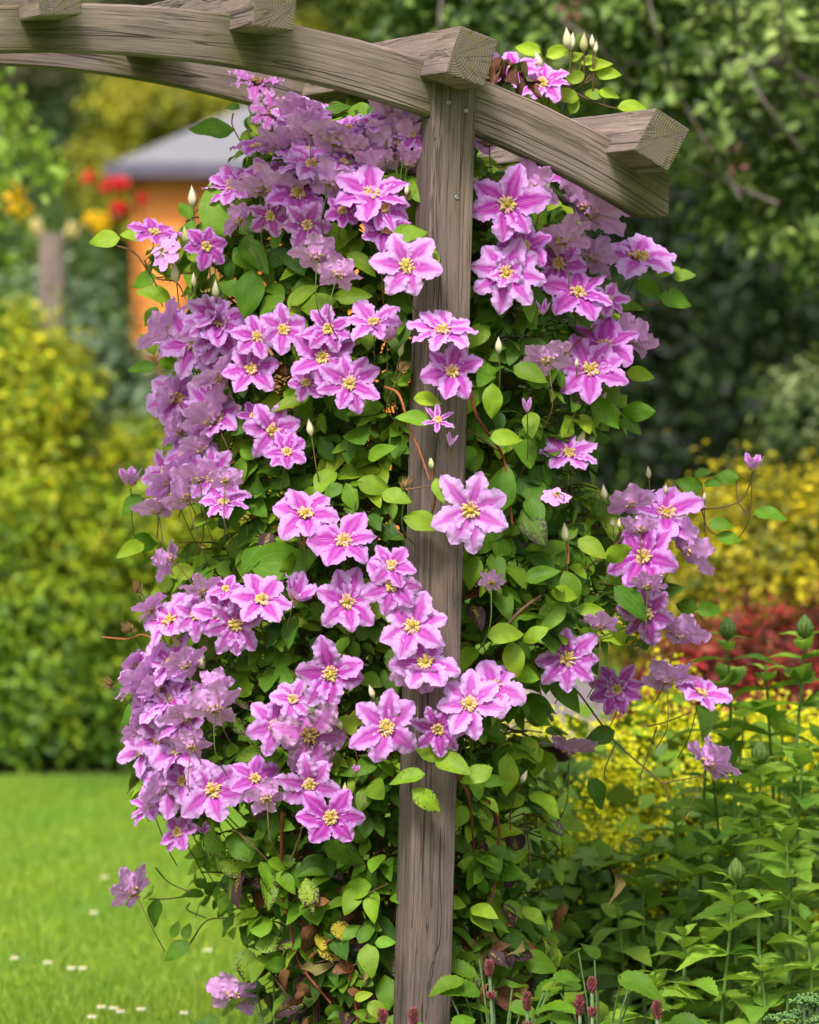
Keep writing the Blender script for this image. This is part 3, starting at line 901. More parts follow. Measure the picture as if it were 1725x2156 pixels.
# ------------------------------------------------------------------ clematis: flowers
def petal(mb, M, phi, ln, wid, a0, a1, tone, fade, warm, wither, twist=0.0, ripple=0.02, nu=20, nv=9):
    s = np.linspace(0, 1, nu); t = np.linspace(-1, 1, nv)
    S_, T_ = np.meshgrid(s, t, indexing='ij')
    ang = a0 - a1 * s ** 1.3
    ds = ln / (nu - 1)
    rr = 0.028 + np.concatenate([[0], np.cumsum(np.cos(ang[:-1]) * ds)])
    zz = np.concatenate([[0], np.cumsum(np.sin(ang[:-1]) * ds)])
    sh = (s ** 0.76) * ((1 - s) ** 0.76)
    sh = sh / sh.max()
    sh = np.maximum(sh, 0.16 * (s < 0.12))
    p1, p2, p3 = rng.random(3) * 6.28
    w = wid * sh[:, None] * (1 + np.where(T_ > 0, 1, 0) * 0.09 * np.sin(S_ * 17 + p1) + np.where(T_ < 0, 1, 0) * 0.10 * np.sin(S_ * 19 + p2) + 0.08 * np.sin(S_ * 47 + p3 + 2 * T_) * np.abs(T_) ** 2)
    x = w * T_
    at2 = np.abs(T_)
    z = zz[:, None] + ripple * at2 ** 2 * np.sin(S_ * 15 + np.where(T_ > 0, p2, p1) ) * (0.3 + S_) + ripple * 0.75 * at2 ** 1.5 * np.sin(S_ * 33 + p3 + T_) \
        + 0.10 * wid * (1 - at2) * 0 + 0.22 * np.abs(x) * (1 - 1.5 * S_) - 0.010 * np.exp(-(T_ / 0.13) ** 2) * np.sin(np.pi * np.clip(S_, 0, 1))
    z = z + twist * x * S_
    x = x + 0.03 * math.sin(p1) * S_ ** 2
    r = np.broadcast_to(rr[:, None], x.shape)
    X = r * math.cos(phi) - x * math.sin(phi)
    Yy = r * math.sin(phi) + x * math.cos(phi)
    v = np.stack([X, Yy, z], -1).reshape(-1, 3) @ M.T
    i = (np.arange(nu - 1)[:, None] * nv + np.arange(nv - 1)[None]).ravel()
    f = np.stack([i, i + nv, i + nv + 1, i + 1], -1)
    l = np.stack([S_, T_, np.full_like(S_, rng.random())], -1).reshape(-1, 3)
    mb.add(v, f, (tone, fade, warm, 2.0 if wither else 1.0), l)

def stamens(mb, M, scale=1.0, old=False):
    n = 34
    for k in range(n):
        phi = k * 2 * math.pi / n + rng.normal() * 0.09
        el = rng.uniform(0.02, 0.75)
        ln = rng.uniform(0.08, 0.14) * scale
        tt = np.linspace(0, 1, 5)[:, None]
        side = np.array([-math.sin(phi), math.cos(phi), 0])
        d = np.array([math.cos(phi) * math.cos(el), math.sin(phi) * math.cos(el), math.sin(el)])
        pts = np.array([math.cos(phi), math.sin(phi), 0]) * 0.014 + d * ln * tt + np.array([0, 0, 0.045]) * scale * tt * (1 - tt) * 2 + side * rng.normal() * 0.025 * tt ** 2 + np.array([0, 0, 0.02])
        if old: c = (0.22, 0.12, 0.05, 1)
        else: c = (0.62, 0.46, 0.17, 1) if rng.random() < 0.55 else (0.66, 0.36, 0.34, 1)
        mb.tube(pts @ M.T, np.array([0.0025, 0.0025, 0.0025, 0.0036, 0.0024]) * scale, 4, c)
    # the close packed middle
    for k in range(60):
        phi = k * 2.39996
        rad = 0.029 * math.sqrt((k + 0.5) / 60) * scale
        h = (0.080 - 0.5 * rad + 0.012 * rng.normal()) * scale
        dr = np.array([math.cos(phi), math.sin(phi), 0])
        b = dr * rad * 0.5
        e = dr * rad * 1.05 + np.array([0, 0, h])
        kk = rng.random()
        c = (0.34 + 0.20 * kk, 0.24 + 0.15 * kk, 0.04, 1) if not old else (0.20, 0.13, 0.04, 1)
        up = np.array([0, 0, 0.006]) + dr * 0.004
        mb.tube(np.array([b, (b + e) / 2, e, e + up]) @ M.T, np.array([0.0032, 0.0038, 0.0052, 0.0015]) * scale, 5, c)

# crop x y diameter nx nz tone kind   (tone 0 pale .. 1 deep; kinds: o open, b seen from behind, c cup, d double, n star, w withered, h opening bud)
FLOWERS = """1 1065 350 250 .0 .75 .45 w;1 1135 470 210 .1 .2 .3 w;1 1290 480 160 .3 .6 .2 b;1 1440 545 250 .0 .62 .25 o;1 1620 490 220 .1 .55 .2 b;1 1680 600 220 .1 .5 .2 b
1 1070 620 250 -.1 .75 .5 o;1 1190 622 240 .0 .7 .5 o;1 1385 600 260 .2 .6 .15 b;1 1300 708 310 .1 .72 .15 o;1 962 778 250 -.15 .5 .5 o;1 1080 800 210 .0 .6 .25 b
1 1238 812 300 .0 .4 .85 o;1 1540 815 320 .05 .4 .5 o;1 1125 895 190 .0 -.25 .6 o;1 1590 868 240 .3 .3 .5 o;1 1420 880 170 .1 .3 .8 o;1 1275 930 210 .0 -.3 .5 o
1 1600 955 220 .1 .2 .8 o;1 640 975 220 .1 .55 .9 o;1 675 1035 150 .35 -.2 .4 b;1 855 1025 190 .25 .15 1 o;1 1315 1075 200 .0 .4 .2 b;1 1400 1145 170 .2 .3 .2 b
1 1690 1105 280 -.05 .15 .2 o;1 1690 690 190 .1 .6 .2 b;1 1000 920 150 -.3 .3 .3 b;1 1460 640 200 .1 .6 .15 b;1 1560 700 180 .0 .5 .2 b
2 605 340 230 .0 .35 .4 o;2 490 285 190 -.1 .35 .5 o;2 395 300 160 .0 .5 .3 b;2 390 590 200 .0 .55 .4 b;2 465 830 320 .0 .18 .55 o;2 560 770 210 .2 .3 .6 b
2 705 722 250 .25 .55 .6 o;2 790 870 310 .25 .45 .2 b;2 695 985 220 -.1 .5 .15 b;2 535 1000 230 .05 .35 .85 o;2 462 1110 300 -.05 .15 .3 d;2 668 1072 250 .0 .25 .75 o
2 800 1045 210 .4 .3 .15 b;2 995 1050 340 .1 .6 .25 o;2 748 1190 290 .05 .5 .8 o;2 870 1215 170 .2 .3 .4 o;2 610 1270 90 .0 .4 .2 h;4 205 225 290 .0 .5 .3 o
4 240 385 250 .05 .25 .6 o;4 182 582 150 .1 .4 .3 n;4 232 682 75 .2 .5 .3 h;4 315 945 330 .0 .1 .15 o;4 855 288 300 .05 .42 .8 o;4 800 378 300 .0 .2 .65 o
4 955 262 220 .3 .4 .15 b;4 630 345 190 -.1 .4 .4 b;4 712 718 260 .1 .5 .3 o;4 545 545 80 .0 .5 .3 h;4 1105 965 340 .1 .5 .3 o;4 970 930 170 -.1 .5 .15 b
4 1012 1135 300 .0 .28 .75 o;4 1170 1105 260 .5 .3 .2 b;4 1455 780 140 .05 .93 .5 c;4 1000 1030 150 .0 .4 .3 b;4 665 875 110 -.1 -.4 .2 b
3 530 272 340 -.35 .12 .3 o;3 627 195 250 .0 .42 .5 o;3 440 225 270 -.5 .4 .1 b;3 780 252 220 .0 .25 .4 o;3 890 222 220 .0 .2 .5 o;3 1075 218 210 .0 .2 .6 o
3 1265 195 250 .0 .45 .35 o;3 1320 268 210 .0 .7 .6 c;3 1052 338 270 .0 .22 .6 o;3 1165 442 260 .0 .15 .5 o;3 985 440 170 -.1 .2 .5 o;3 757 388 250 -.1 .3 .5 o
3 640 420 220 -.4 .4 .3 b;3 440 505 190 -.7 .3 .1 b;3 765 580 130 .0 .3 .8 o;3 845 637 250 .0 .1 .45 o;3 903 730 190 .1 .3 .65 o;3 605 600 260 -.4 .4 .15 b
3 465 640 170 -.6 .3 .1 b;3 487 748 230 -.45 .35 .15 o;3 420 860 190 -.4 .5 .1 b;3 255 868 180 -.1 .9 .5 c;3 490 925 190 -.3 .5 .1 b;3 370 980 190 -.2 .6 .1 b
3 642 942 220 -.05 .5 .45 o;3 648 850 130 .0 .3 .4 b;3 980 992 300 .0 .42 .4 o;3 1140 1102 310 .0 .42 .65 o;5 1338 145 210 .0 .25 .6 o;3 425 1172 170 -.6 .2 .1 b
5 1340 222 250 .0 .12 .6 o;5 1155 297 280 .0 .22 .4 o;5 800 290 280 .0 .35 .3 o;5 935 285 250 .25 .5 .2 c;5 625 345 230 -.05 .1 .4 o;5 692 385 260 .0 -.2 .45 o
5 650 243 140 .0 .4 .5 o;5 420 380 290 -.4 .45 .15 o;5 345 330 150 -.5 .4 .15 b;5 560 262 170 -.1 .5 .1 b;5 1425 397 300 .0 .22 .3 o;5 1480 550 300 .0 .32 .3 o
5 1085 590 300 .0 .02 .5 o;5 430 545 270 -.25 .4 .1 o;5 280 560 140 -.6 .3 .2 b;5 412 702 280 -.1 .42 .1 o;5 855 810 250 .0 .1 .4 o;5 1000 850 340 .0 .02 .2 w
5 930 700 200 .0 .2 .2 o;5 1317 817 310 .0 .15 .45 o;5 1530 820 230 .1 -.05 .65 o;5 1450 640 200 .0 .5 .6 b;6 310 700 280 .0 .22 .25 o;5 600 750 220 -.1 .4 .2 b
5 300 830 160 -.4 .4 .1 b;5 310 915 240 -.5 .3 .15 o;5 410 890 160 -.2 .7 .6 c;5 505 900 150 .0 .3 .4 b;5 595 1078 300 .0 .15 .3 o;5 770 1030 210 .05 .25 .8 o
5 400 1075 220 -.5 .3 .1 b;5 340 1145 210 -.5 .4 .35 o;7 482 310 210 -.45 .2 .6 o;5 1000 1050 260 .0 -.15 .4 o;5 1190 1002 65 .05 .85 .5 c;5 1085 1188 280 .0 .1 .85 o
5 820 1115 160 .0 .3 .5 b;5 610 650 150 -.1 .3 .3 b;5 490 565 170 -.2 .4 .3 b;6 408 635 280 .15 .35 .25 o;6 705 517 280 .0 .03 .5 o;6 907 640 220 .0 .15 .9 d
6 1025 330 260 .05 -.3 .55 o;6 1030 235 150 .1 .5 .3 b;6 1150 430 240 .3 .55 .1 b;6 840 395 150 .0 .5 .1 b;6 1110 615 220 .0 .5 .2 b;6 1245 660 230 .4 .5 .4 o
6 715 905 220 .05 .85 .2 b;6 1270 950 230 .35 .4 .15 b;6 400 212 100 .0 .3 .4 b;7 290 580 220 -.5 .4 .05 b;7 715 1035 220 .1 .3 .4 b;7 590 310 90 .0 .3 .3 h
1 1290 560 200 .0 .5 .2 b;3 560 720 200 -.3 .5 .15 b;3 540 850 190 -.2 .5 .15 b;5 500 780 200 -.3 .4 .2 b;5 380 650 190 -.5 .4 .1 b;5 330 760 150 -.6 .3 .15 b"""
rows = []
for tok in FLOWERS.replace('\n', ';').split(';'):
    q = tok.split()
    if q: rows.append((int(q[0]),) + tuple(float(v) for v in q[1:7]) + (q[7],))
# the close ranks at the top and down the left flank, mostly seen from the side or behind
for k in range(20):
    x = rng.uniform(500, 870); y = 250 + 170 * rng.random() ** 1.2
    if y < 330 and x < 560: continue
    rows.append((1, x / 0.97238 * 1.9167, y / 0.97238 * 1.9167, rng.uniform(170, 260), rng.normal() * 0.3, rng.uniform(0.2, 0.6), rng.uniform(0.1, 0.6), rng.choice(['b', 'b', 'c', 'o', 'o'])))
for k in range(24):
    y = rng.choice([rng.uniform(660, 1080), rng.uniform(1240, 1720)])
    x = np.interp(y, LEFT[:, 0], LEFT[:, 1]) + rng.uniform(0, 110) ** 1.0
    rows.append((1, x / 0.97238 * 1.9167, y / 0.97238 * 1.9167, rng.uniform(190, 280), -rng.uniform(0.2, 0.62), rng.uniform(0.1, 0.4), rng.uniform(0.05, 0.5), rng.choice(['b', 'c', 'o', 'o', 'o', 'o'])))
rows.sort(key=lambda r: -(r[3] / CROPS[r[0]][2]) * (0.75 if r[7] == 'b' else 1.0))
spare_petal, spare_stamen = MB(), MB()
stalks = MB()
n_seen = 0
for (c, x, y, d, nx, nz, tone, kind) in rows:
    px, py = cp(c, x, y)
    dp = d / CROPS[c][2] * 0.97238
    Y = float(shell_depth(np.array(px), np.array(py))) - 0.095
    if px + dp * 0.5 > post_x(py) - 52 and px - dp * 0.5 < post_x(py) + 52 and py > 480: Y = min(Y, 7.93)
    elif kind == 'b': Y -= 0.035
    if py < 400 and px < 900: Y = max(Y, 8.07)
    p = at(px, py, Y)
    D = csize(c, d, Y) * (1.26 if kind == 'b' else 1.06)
    # steep foreshortening: what reads as a slight tilt is a strong one
    if kind != 'b' and nz > 0.1: nz = math.sin(min(R(72), (math.asin(min(nz, 1)) - 0.1) * (1.75 + 0.45 * rng.random()) + 0.1))
    ny = math.sqrt(max(0.02, 1 - nx * nx - nz * nz))
    away = 0.55 if kind == 'b' else -1
    n = np.array([nx + rng.normal() * 0.05, ny * away if kind != 'b' else ny * 0.42, nz + rng.normal() * 0.05])
    n = norm(n)
    ref = np.array([0, 0, 1.0]) if abs(n[2]) < 0.9 else np.array([0, 1.0, 0])
    bx = norm(np.cross(ref, n)); by = np.cross(n, bx)
    rot = rng.random() * 6.283
    ax = bx * math.cos(rot) + by * math.sin(rot)
    ay = np.cross(n, ax)
    M = np.stack([ax, ay, n], 1) * D       # unit flower (diameter 1) -> world
    np_ = {'d': 8, 'n': 6, 'c': 6, 'h': 4}.get(kind, rng.choice([6, 6, 6, 6, 6, 7, 8]))
    fade = 0.15 + 0.25 * rng.random() + (0.35 if kind in 'bw' else 0)
    warm = 0.2 * rng.random() + (0.5 if kind == 'w' else 0.15 if kind == 'b' else 0)
    own = n_seen < 100
    mp, ms = (MB(), MB()) if own else (spare_petal, spare_stamen)
    fp = 0.0 if own else p
    if not own:
        tmp = MB()
    else:
        tmp = mp
    for k in range(np_):
        phi = (k + 0.14 * rng.normal()) * 2 * math.pi / np_
        wid = 0.156 if np_ == 6 else 0.138 if np_ == 7 else 0.130
        wid *= rng.uniform(0.88, 1.12)
        ln = 0.49 * rng.uniform(0.86, 1.1)
        a0, a1, rip = 0.34 + 0.22 * rng.random(), 0.65 + 0.5 * rng.random(), 0.019
        if kind == 'b': a0, a1 = 0.55 + 0.3 * rng.random(), 0.65 + 0.5 * rng.random()
        if kind == 'c': a0, a1, wid = 1.05, 0.15, wid * 0.9
        if kind == 'h': a0, a1, wid, ln = 1.2, 0.1, wid * 0.9, 0.75
        if kind == 'n': wid, a0, a1 = wid * 0.5, 0.45, 0.4
        if kind == 'w': a0, a1, rip = rng.uniform(-0.2, 0.7), rng.uniform(0.1, 1.2), 0.045
        petal(tmp, M, phi, ln, wid, a0, a1, tone * rng.uniform(0.8, 1.1), fade, warm, kind == 'w', rng.normal() * 0.35, rip)
    if kind == 'd':
        for k in range(5):
            petal(tmp, M, (k + 0.5 + 0.2 * rng.normal()) * 2 * math.pi / 5, rng.uniform(0.24, 0.32), 0.085, 0.75 + 0.3 * rng.random(), 0.7, tone * 0.4, fade, warm, False, rng.normal() * 0.5, 0.035)
    tms = ms if own else MB()
    if kind not in 'h': stamens(tms, M, 0.84, kind == 'w')
    # stalk bending back into the plant
    s0 = -n * 0.004
    e = s0 - n * 0.05 + np.array([0, 0.03, -0.045])
    e2 = e + np.array([0.02 * (1 if px < post_x(py) else -1), 0.05, -0.05])
    cst = (0.09, 0.12, 0.035, 1) if rng.random() < 0.6 else (0.16, 0.09, 0.04, 1)
    if own:
        n_seen += 1
        fo = mp.build('flower', M_PETAL, clematis)
        fo.location = Vector(p - CL)
        if kind == 'd': tag(fo, 'double flower with a second ring of small petals')
        elif kind == 'w': tag(fo, 'faded flower with creased drying petals')
        elif kind == 'c': tag(fo, 'half open flower shaped like a cup')
        elif kind == 'n': tag(fo, 'small star shaped flower with narrow petals')
        if kind not in 'h':
            so = ms.build('stamens', M_STAMEN); so.parent = fo
        st = MB(); st.tube(spline([s0, e, e2], 4), 0.0012, 5, cst)
        so = st.build('flower_stalk', M_STEM); so.parent = fo
    else:
        for src, dst in ((tmp, spare_petal), (tms, spare_stamen)):
            off = dst.n
            for vv, ff, cc, ll in zip(src.v, src.f, src.c, src.l):
                dst.v.append(vv + p); dst.c.append(cc); dst.l.append(ll)
            for ff in src.f: dst.f.append(ff + off)
            dst.n += src.n
        stalks.tube(spline([p + s0, p + e, p + e2], 4), 0.0012, 5, cst)
if spare_petal.n:
    o = tag(spare_petal.build('blossom', M_PETAL, clematis, CL), kind='stuff')
    spare_stamen.build('stamens', M_STAMEN).parent = o
    o2 = o.children[0]; o2.location = -Vector(CL)
    o3 = stalks.build('flower_stalk', M_STEM); o3.parent = o; o3.location = -Vector(CL)

# ------------------------------------------------------------------ clematis: buds and seed heads
BUDS = """1 800 815 95 95;1 875 785 75 90;1 772 975 85 100;1 728 1125 95 97;1 806 1160 62 95;1 897 1200 82 92;1 863 1020 62 95;1 1575 1010 55 95;1 1690 785 50 85;1 845 1285 60 130
2 708 155 95 97;2 727 165 70 85;2 775 170 82 90;2 808 165 55 92;2 823 190 50 85;2 590 240 75 110;2 625 765 75 70;2 900 1165 60 75;2 580 350 60 115;4 430 275 72 92;4 155 752 48 100;4 765 650 80 72;4 806 655 80 65
4 855 482 45 60;4 1035 788 52 95;4 1105 855 42 90;4 890 985 58 95;4 917 995 48 90;4 698 1030 80 95;4 745 345 42 90;4 1000 940 60 90;4 855 870 70 95;4 1262 885 40 92
3 1000 622 75 100;3 1505 772 48 95;3 545 570 72 115;3 615 530 75 120;3 545 655 50 100;3 543 912 82 95;3 460 765 48 95;3 520 805 45 110;3 1380 300 62 75
5 450 462 95 125;5 540 530 95 115;5 1255 665 62 110;5 1210 750 70 125;5 1117 795 62 125;5 1145 1067 55 90;6 533 992 62 65"""
def bud(c, x, y, ln, ang):
    px, py = cp(c, x, y)
    Y = float(shell_depth(np.array(px), np.array(py))) - 0.07
    if abs(px - post_x(py)) < 70: Y = 7.94
    p = at(px, py, Y)
    L = csize(c, ln, Y)
    d = norm(np.array([math.cos(R(ang)), -0.2 * rng.random(), math.sin(R(ang))]))
    base = p - d * L / 2
    k = np.linspace(0, 1, 11)
    rad = np.array([0.10, 0.34, 0.52, 0.60, 0.60, 0.55, 0.46, 0.35, 0.22, 0.10, 0.015]) * 0.36
    a = norm(np.cross(d, np.array([0.2, 0.9, 0.1]))); b = np.cross(d, a)
    sides = 18
    th = np.arange(sides) * 2 * math.pi / sides
    ridge = 1 + 0.07 * np.cos(3 * th)
    v = (d * L * k[:, None])[:, None] + (rad * L)[:, None, None] * ridge[None, :, None] * (np.cos(th)[None, :, None] * a + np.sin(th)[None, :, None] * b)
    i = np.arange(10)[:, None] * sides; j = np.arange(sides)[None]; j2 = (j + 1) % sides
    f = np.stack([i + j, i + j2, i + sides + j2, i + sides + j], -1).reshape(-1, 4)
    t = k[:, None, None] * np.ones((1, sides, 1))
    g = rng.random()
    c1 = np.array([0.34, 0.36, 0.14]) if g < 0.4 else np.array([0.50, 0.44, 0.28]); c2 = np.array([0.60, 0.54, 0.40]) if g > 0.2 else np.array([0.36, 0.34, 0.16])
    cc = np.concatenate([c1 * (1 - t) + c2 * t, np.ones((11, sides, 1))], -1)
    l = np.stack([np.broadcast_to(k[:, None], (11, sides)), np.broadcast_to(th[None] / (2 * math.pi), (11, sides)), np.zeros((11, sides))], -1)
    mb = MB()
    mb.add(v.reshape(-1, 3), f, cc.reshape(-1, 4), l.reshape(-1, 3))
    o = mb.build('bud', M_BUD, clematis)
    o.location = Vector(base - CL)
    st = MB()
    e = -d * 0.045 + np.array([0, 0.012, -0.012])
    st.tube(spline([d * 0.003, e, e + np.array([0.008 * rng.normal(), 0.03, -0.045])], 4), 0.0014, 5, (0.13, 0.11, 0.04, 1) if rng.random() < 0.5 else (0.18, 0.08, 0.04, 1))
    s = st.build('bud_stalk', M_STEM); s.parent = o
for tok in BUDS.replace('\n', ';').split(';'):
    q = tok.split()
    if q: bud(int(q[0]), *[float(v) for v in q[1:]])

def seed_head(c, x, y, ln, ang):
    px, py = cp(c, x, y)
    Y = float(shell_depth(np.array(px), np.array(py))) - 0.08
    if abs(px - post_x(py)) < 70: Y = 7.94
    p = at(px, py, Y); L = csize(c, ln, Y)
    d = norm(np.array([math.cos(R(ang)), -0.25, math.sin(R(ang))]))
    mb = MB()
    for k in range(26):
        q = norm(d + 0.55 * rng.normal(size=3))
        kk = rng.random()
        mb.tube(spline([d * 0, q * L * 0.4, (q + d * 0.5) * L * rng.uniform(0.45, 0.7)], 3), [0.0012, 0.0015, 0.0017, 0.0016, 0.0012, 0.0008, 0.0004], 4, (0.20 + 0.25 * kk, 0.12 + 0.15 * kk, 0.05 + 0.08 * kk, 1))
    o = mb.build('seed_head', M_STAMEN, clematis)
    o.location = Vector(p - d * L * 0.4 - CL)
    st = MB(); e = -d * 0.06 + np.array([0.0, 0.02, -0.02])
    st.tube(spline([np.zeros(3), e, e + np.array([0.03, 0.04, -0.04])], 4), 0.0016, 5, (0.12, 0.14, 0.045, 1))
    st.build('bud_stalk', M_STEM).parent = o
for r_ in ((3, 1390, 372, 48, 60), (3, 1396, 855, 52, 85), (3, 975, 1090, 60, 95), (3, 610, 620, 50, 100), (5, 280, 232, 58, 110), (5, 240, 400, 60, 130), (5, 160, 630, 52, 145), (5, 285, 560, 55, 150), (1, 900, 770, 40, 150)):
    seed_head(*r_)

# ------------------------------------------------------------------ clematis: shoots one can follow
RED, ORG, BRN, GRN = (0.20, 0.035, 0.025, 1), (0.36, 0.11, 0.05, 1), (0.13, 0.07, 0.035, 1), (0.10, 0.12, 0.035, 1)
SHOOTS = [
 (3, [(1310, 455), (1370, 490), (1410, 620), (1450, 710), (1495, 840)], 2.6, ORG), (3, [(1510, 865), (1380, 885), (1310, 895)], 1.8, BRN), (3, [(1330, 980), (1350, 1030), (1405, 1105)], 2, BRN),
 (3, [(565, 830), (630, 785), (690, 768)], 2.0, ORG), (3, [(365, 1085), (365, 985), (300, 920), (270, 905)], 1.8, BRN), (3, [(300, 915), (400, 960), (520, 940)], 2, GRN),
 (4, [(310, 440), (345, 570), (440, 710), (465, 830), (485, 1000)], 3.2, RED), (4, [(300, 615), (360, 655), (440, 710)], 2.4, BRN),
 (4, [(780, 1180), (870, 1110), (1060, 950), (1250, 940), (1395, 910), (1450, 830)], 2.3, BRN), (4, [(1395, 910), (1390, 850), (1395, 810)], 1.7, BRN),
 (4, [(1395, 910), (1440, 960), (1490, 970)], 1.5, BRN), (4, [(1252, 940), (1255, 880), (1250, 830)], 1.6, BRN), (4, [(1250, 940), (1275, 1015), (1320, 1050)], 1.5, BRN),
 (4, [(1060, 950), (1110, 1010), (1180, 1075), (1225, 1085)], 1.5, BRN), (4, [(1040, 800), (1040, 870), (1065, 950)], 1.5, BRN),
 (4, [(800, 215), (930, 125), (1075, 105), (1130, 20)], 2.4, BRN), (4, [(700, 1040), (712, 1100), (710, 1160)], 2.2, ORG), (4, [(985, 0), (955, 60), (935, 115)], 2.2, GRN),
 (4, [(770, 430), (740, 540), (700, 650)], 2.2, GRN), (4, [(600, 385), (680, 335), (760, 250), (830, 190)], 2.0, RED),
 (6, [(450, 395), (520, 320), (600, 260)], 4.0, BRN), (6, [(640, 580), (740, 640), (900, 850), (1090, 1020), (1115, 1090)], 2.2, BRN), (6, [(905, 850), (860, 960), (860, 1005)], 1.6, GRN),
 (6, [(1070, 790), (1035, 890), (1000, 1000)], 1.6, BRN), (6, [(1030, 790), (1110, 770), (1210, 730)], 1.8, BRN), (6, [(1090, 1020), (1170, 1005), (1250, 990)], 1.8, BRN), (6, [(670, 1075), (700, 1010), (712, 945)], 2.0, GRN),
 (6, [(950, 465), (1010, 462), (1070, 455)], 2.0, GRN), (6, [(840, 430), (900, 405), (970, 380)], 2.0, GRN),
 (8, [(255, 140), (310, 240), (330, 460)], 2.6, RED), (8, [(390, 250), (430, 350), (420, 560), (370, 760)], 2.8, RED), (8, [(530, 300), (550, 420), (560, 550)], 2.2, BRN), (8, [(690, 900), (720, 1030), (748, 1160)], 2.0, ORG), (8, [(238, 1060), (265, 1110), (285, 1160)], 2.2, ORG),
 (7, [(935, 220), (935, 560), (970, 700), (1010, 880), (1150, 1060)], 3.4, RED), (7, [(720, 290), (800, 360), (870, 430)], 2.4, BRN), (7, [(975, 430), (1010, 340), (1030, 260)], 2.4, BRN), (7, [(1200, 790), (1240, 960), (1270, 1150)], 2.6, RED),
 (7, [(930, 870), (1000, 900), (1130, 870)], 2.0, BRN), (7, [(1140, 880), (1210, 905), (1280, 880)], 1.8, BRN), (7, [(530, 800), (600, 700), (690, 685)], 2.0, BRN), (7, [(530, 620), (520, 650), (600, 685)], 2.2, GRN), (7, [(350, 602), (420, 602), (520, 590)], 2.0, GRN),
 (7, [(380, 465), (440, 530), (540, 575)], 1.8, GRN), (7, [(830, 850), (890, 930), (960, 1030), (1010, 1120)], 2.6, BRN), (7, [(1240, 625), (1330, 570), (1405, 535)], 2.0, BRN), (7, [(1320, 1060), (1310, 1110), (1290, 1150)], 2.0, BRN),
 (5, [(140, 440), (240, 448), (300, 430), (350, 445)], 2.0, ORG), (5, [(285, 245), (320, 280), (380, 325)], 2.0, GRN), (5, [(175, 655), (220, 675), (280, 680)], 2.0, GRN), (5, [(300, 580), (340, 610), (380, 620)], 2.0, GRN), (5, [(430, 740), (520, 770), (630, 780)], 1.8, BRN),
 (2, [(725, 205), (733, 290), (715, 370)], 1.8, BRN), (2, [(775, 215), (760, 270), (735, 340), (715, 372)], 1.8, BRN), (2, [(812, 195), (800, 300), (740, 360), (715, 372)], 1.6, BRN), (2, [(590, 265), (680, 320), (705, 350), (715, 372)], 1.6, BRN),
 (2, [(740, 375), (800, 405), (870, 430), (922, 440)], 1.6, BRN), (2, [(845, 395), (855, 415), (860, 428)], 1.4, BRN), (2, [(715, 370), (700, 430), (678, 475), (640, 560)], 2.2, BRN), (2, [(715, 372), (790, 330), (830, 300)], 1.5, BRN),
 (1, [(480, 1018), (560, 1050), (640, 1150), (730, 1170), (772, 1240)], 1.9, BRN), (1, [(600, 1080), (640, 1150), (800, 1128)], 1.7, BRN), (1, [(1055, 380), (1042, 470), (1035, 570), (1050, 640)], 1.9, GRN), (1, [(968, 470), (965, 520), (1005, 600)], 1.6, BRN), (1, [(880, 1045), (892, 1100), (893, 1150)], 1.6, GRN), (1, [(1085, 670), (1078, 740), (1090, 800)], 2, GRN), (1, [(1230, 440), (1300, 430), (1390, 430)], 1.2, BRN),
]
for c, pts, r, cc in SHOOTS:
    W = []
    for x, y in pts:
        px, py = cp(c, x, y)
        Y = float(shell_depth(np.array(px), np.array(py))) - 0.05
        if abs(px - post_x(py)) < 90 and 400 < py < 1900: Y = min(Y, 7.95)
        if c in (7, 8) and py > 1650: Y += 0.02
        W.append(at(px, py, Y))
    mb = MB()
    P_ = spline(W, 6)
    mb.tube(P_, np.linspace(r, r * 0.75, len(P_)) * 0.001, 6, cc)
    mb.build('shoot', M_STEM, clematis, W[0])

# dried curl of dead leaf by the top right rafter
mb = MB()
k7 = 9
b7 = np.array([at(*cp(2, 415 + 14 * k + 6 * rng.normal(), 240 + abs(k - 2) * 10), 8.16 + 0.02 * rng.normal()) for k in range(k7)])
place_leaves(mb, b7, unit(k7) + np.array([0, -0.6, 0]), np.tile((0.35, 0, -1.0), (k7, 1)) + 0.3 * rng.normal(size=(k7, 3)), rng.uniform(0.045, 0.075, k7),
             np.concatenate([np.array([0.14, 0.06, 0.04]) * (0.6 + 0.8 * rng.random((k7, 1))), np.full((k7, 1), 0.2)], 1), [leaf_template(W=0.42, fold=1.3, bend=0.35, wave=0.2), leaf_template(W=0.34, fold=-1.0, bend=0.5, wave=0.25)])
tag(mb.build('withered_leaf', M_DEAD, clematis, CL), kind='stuff')

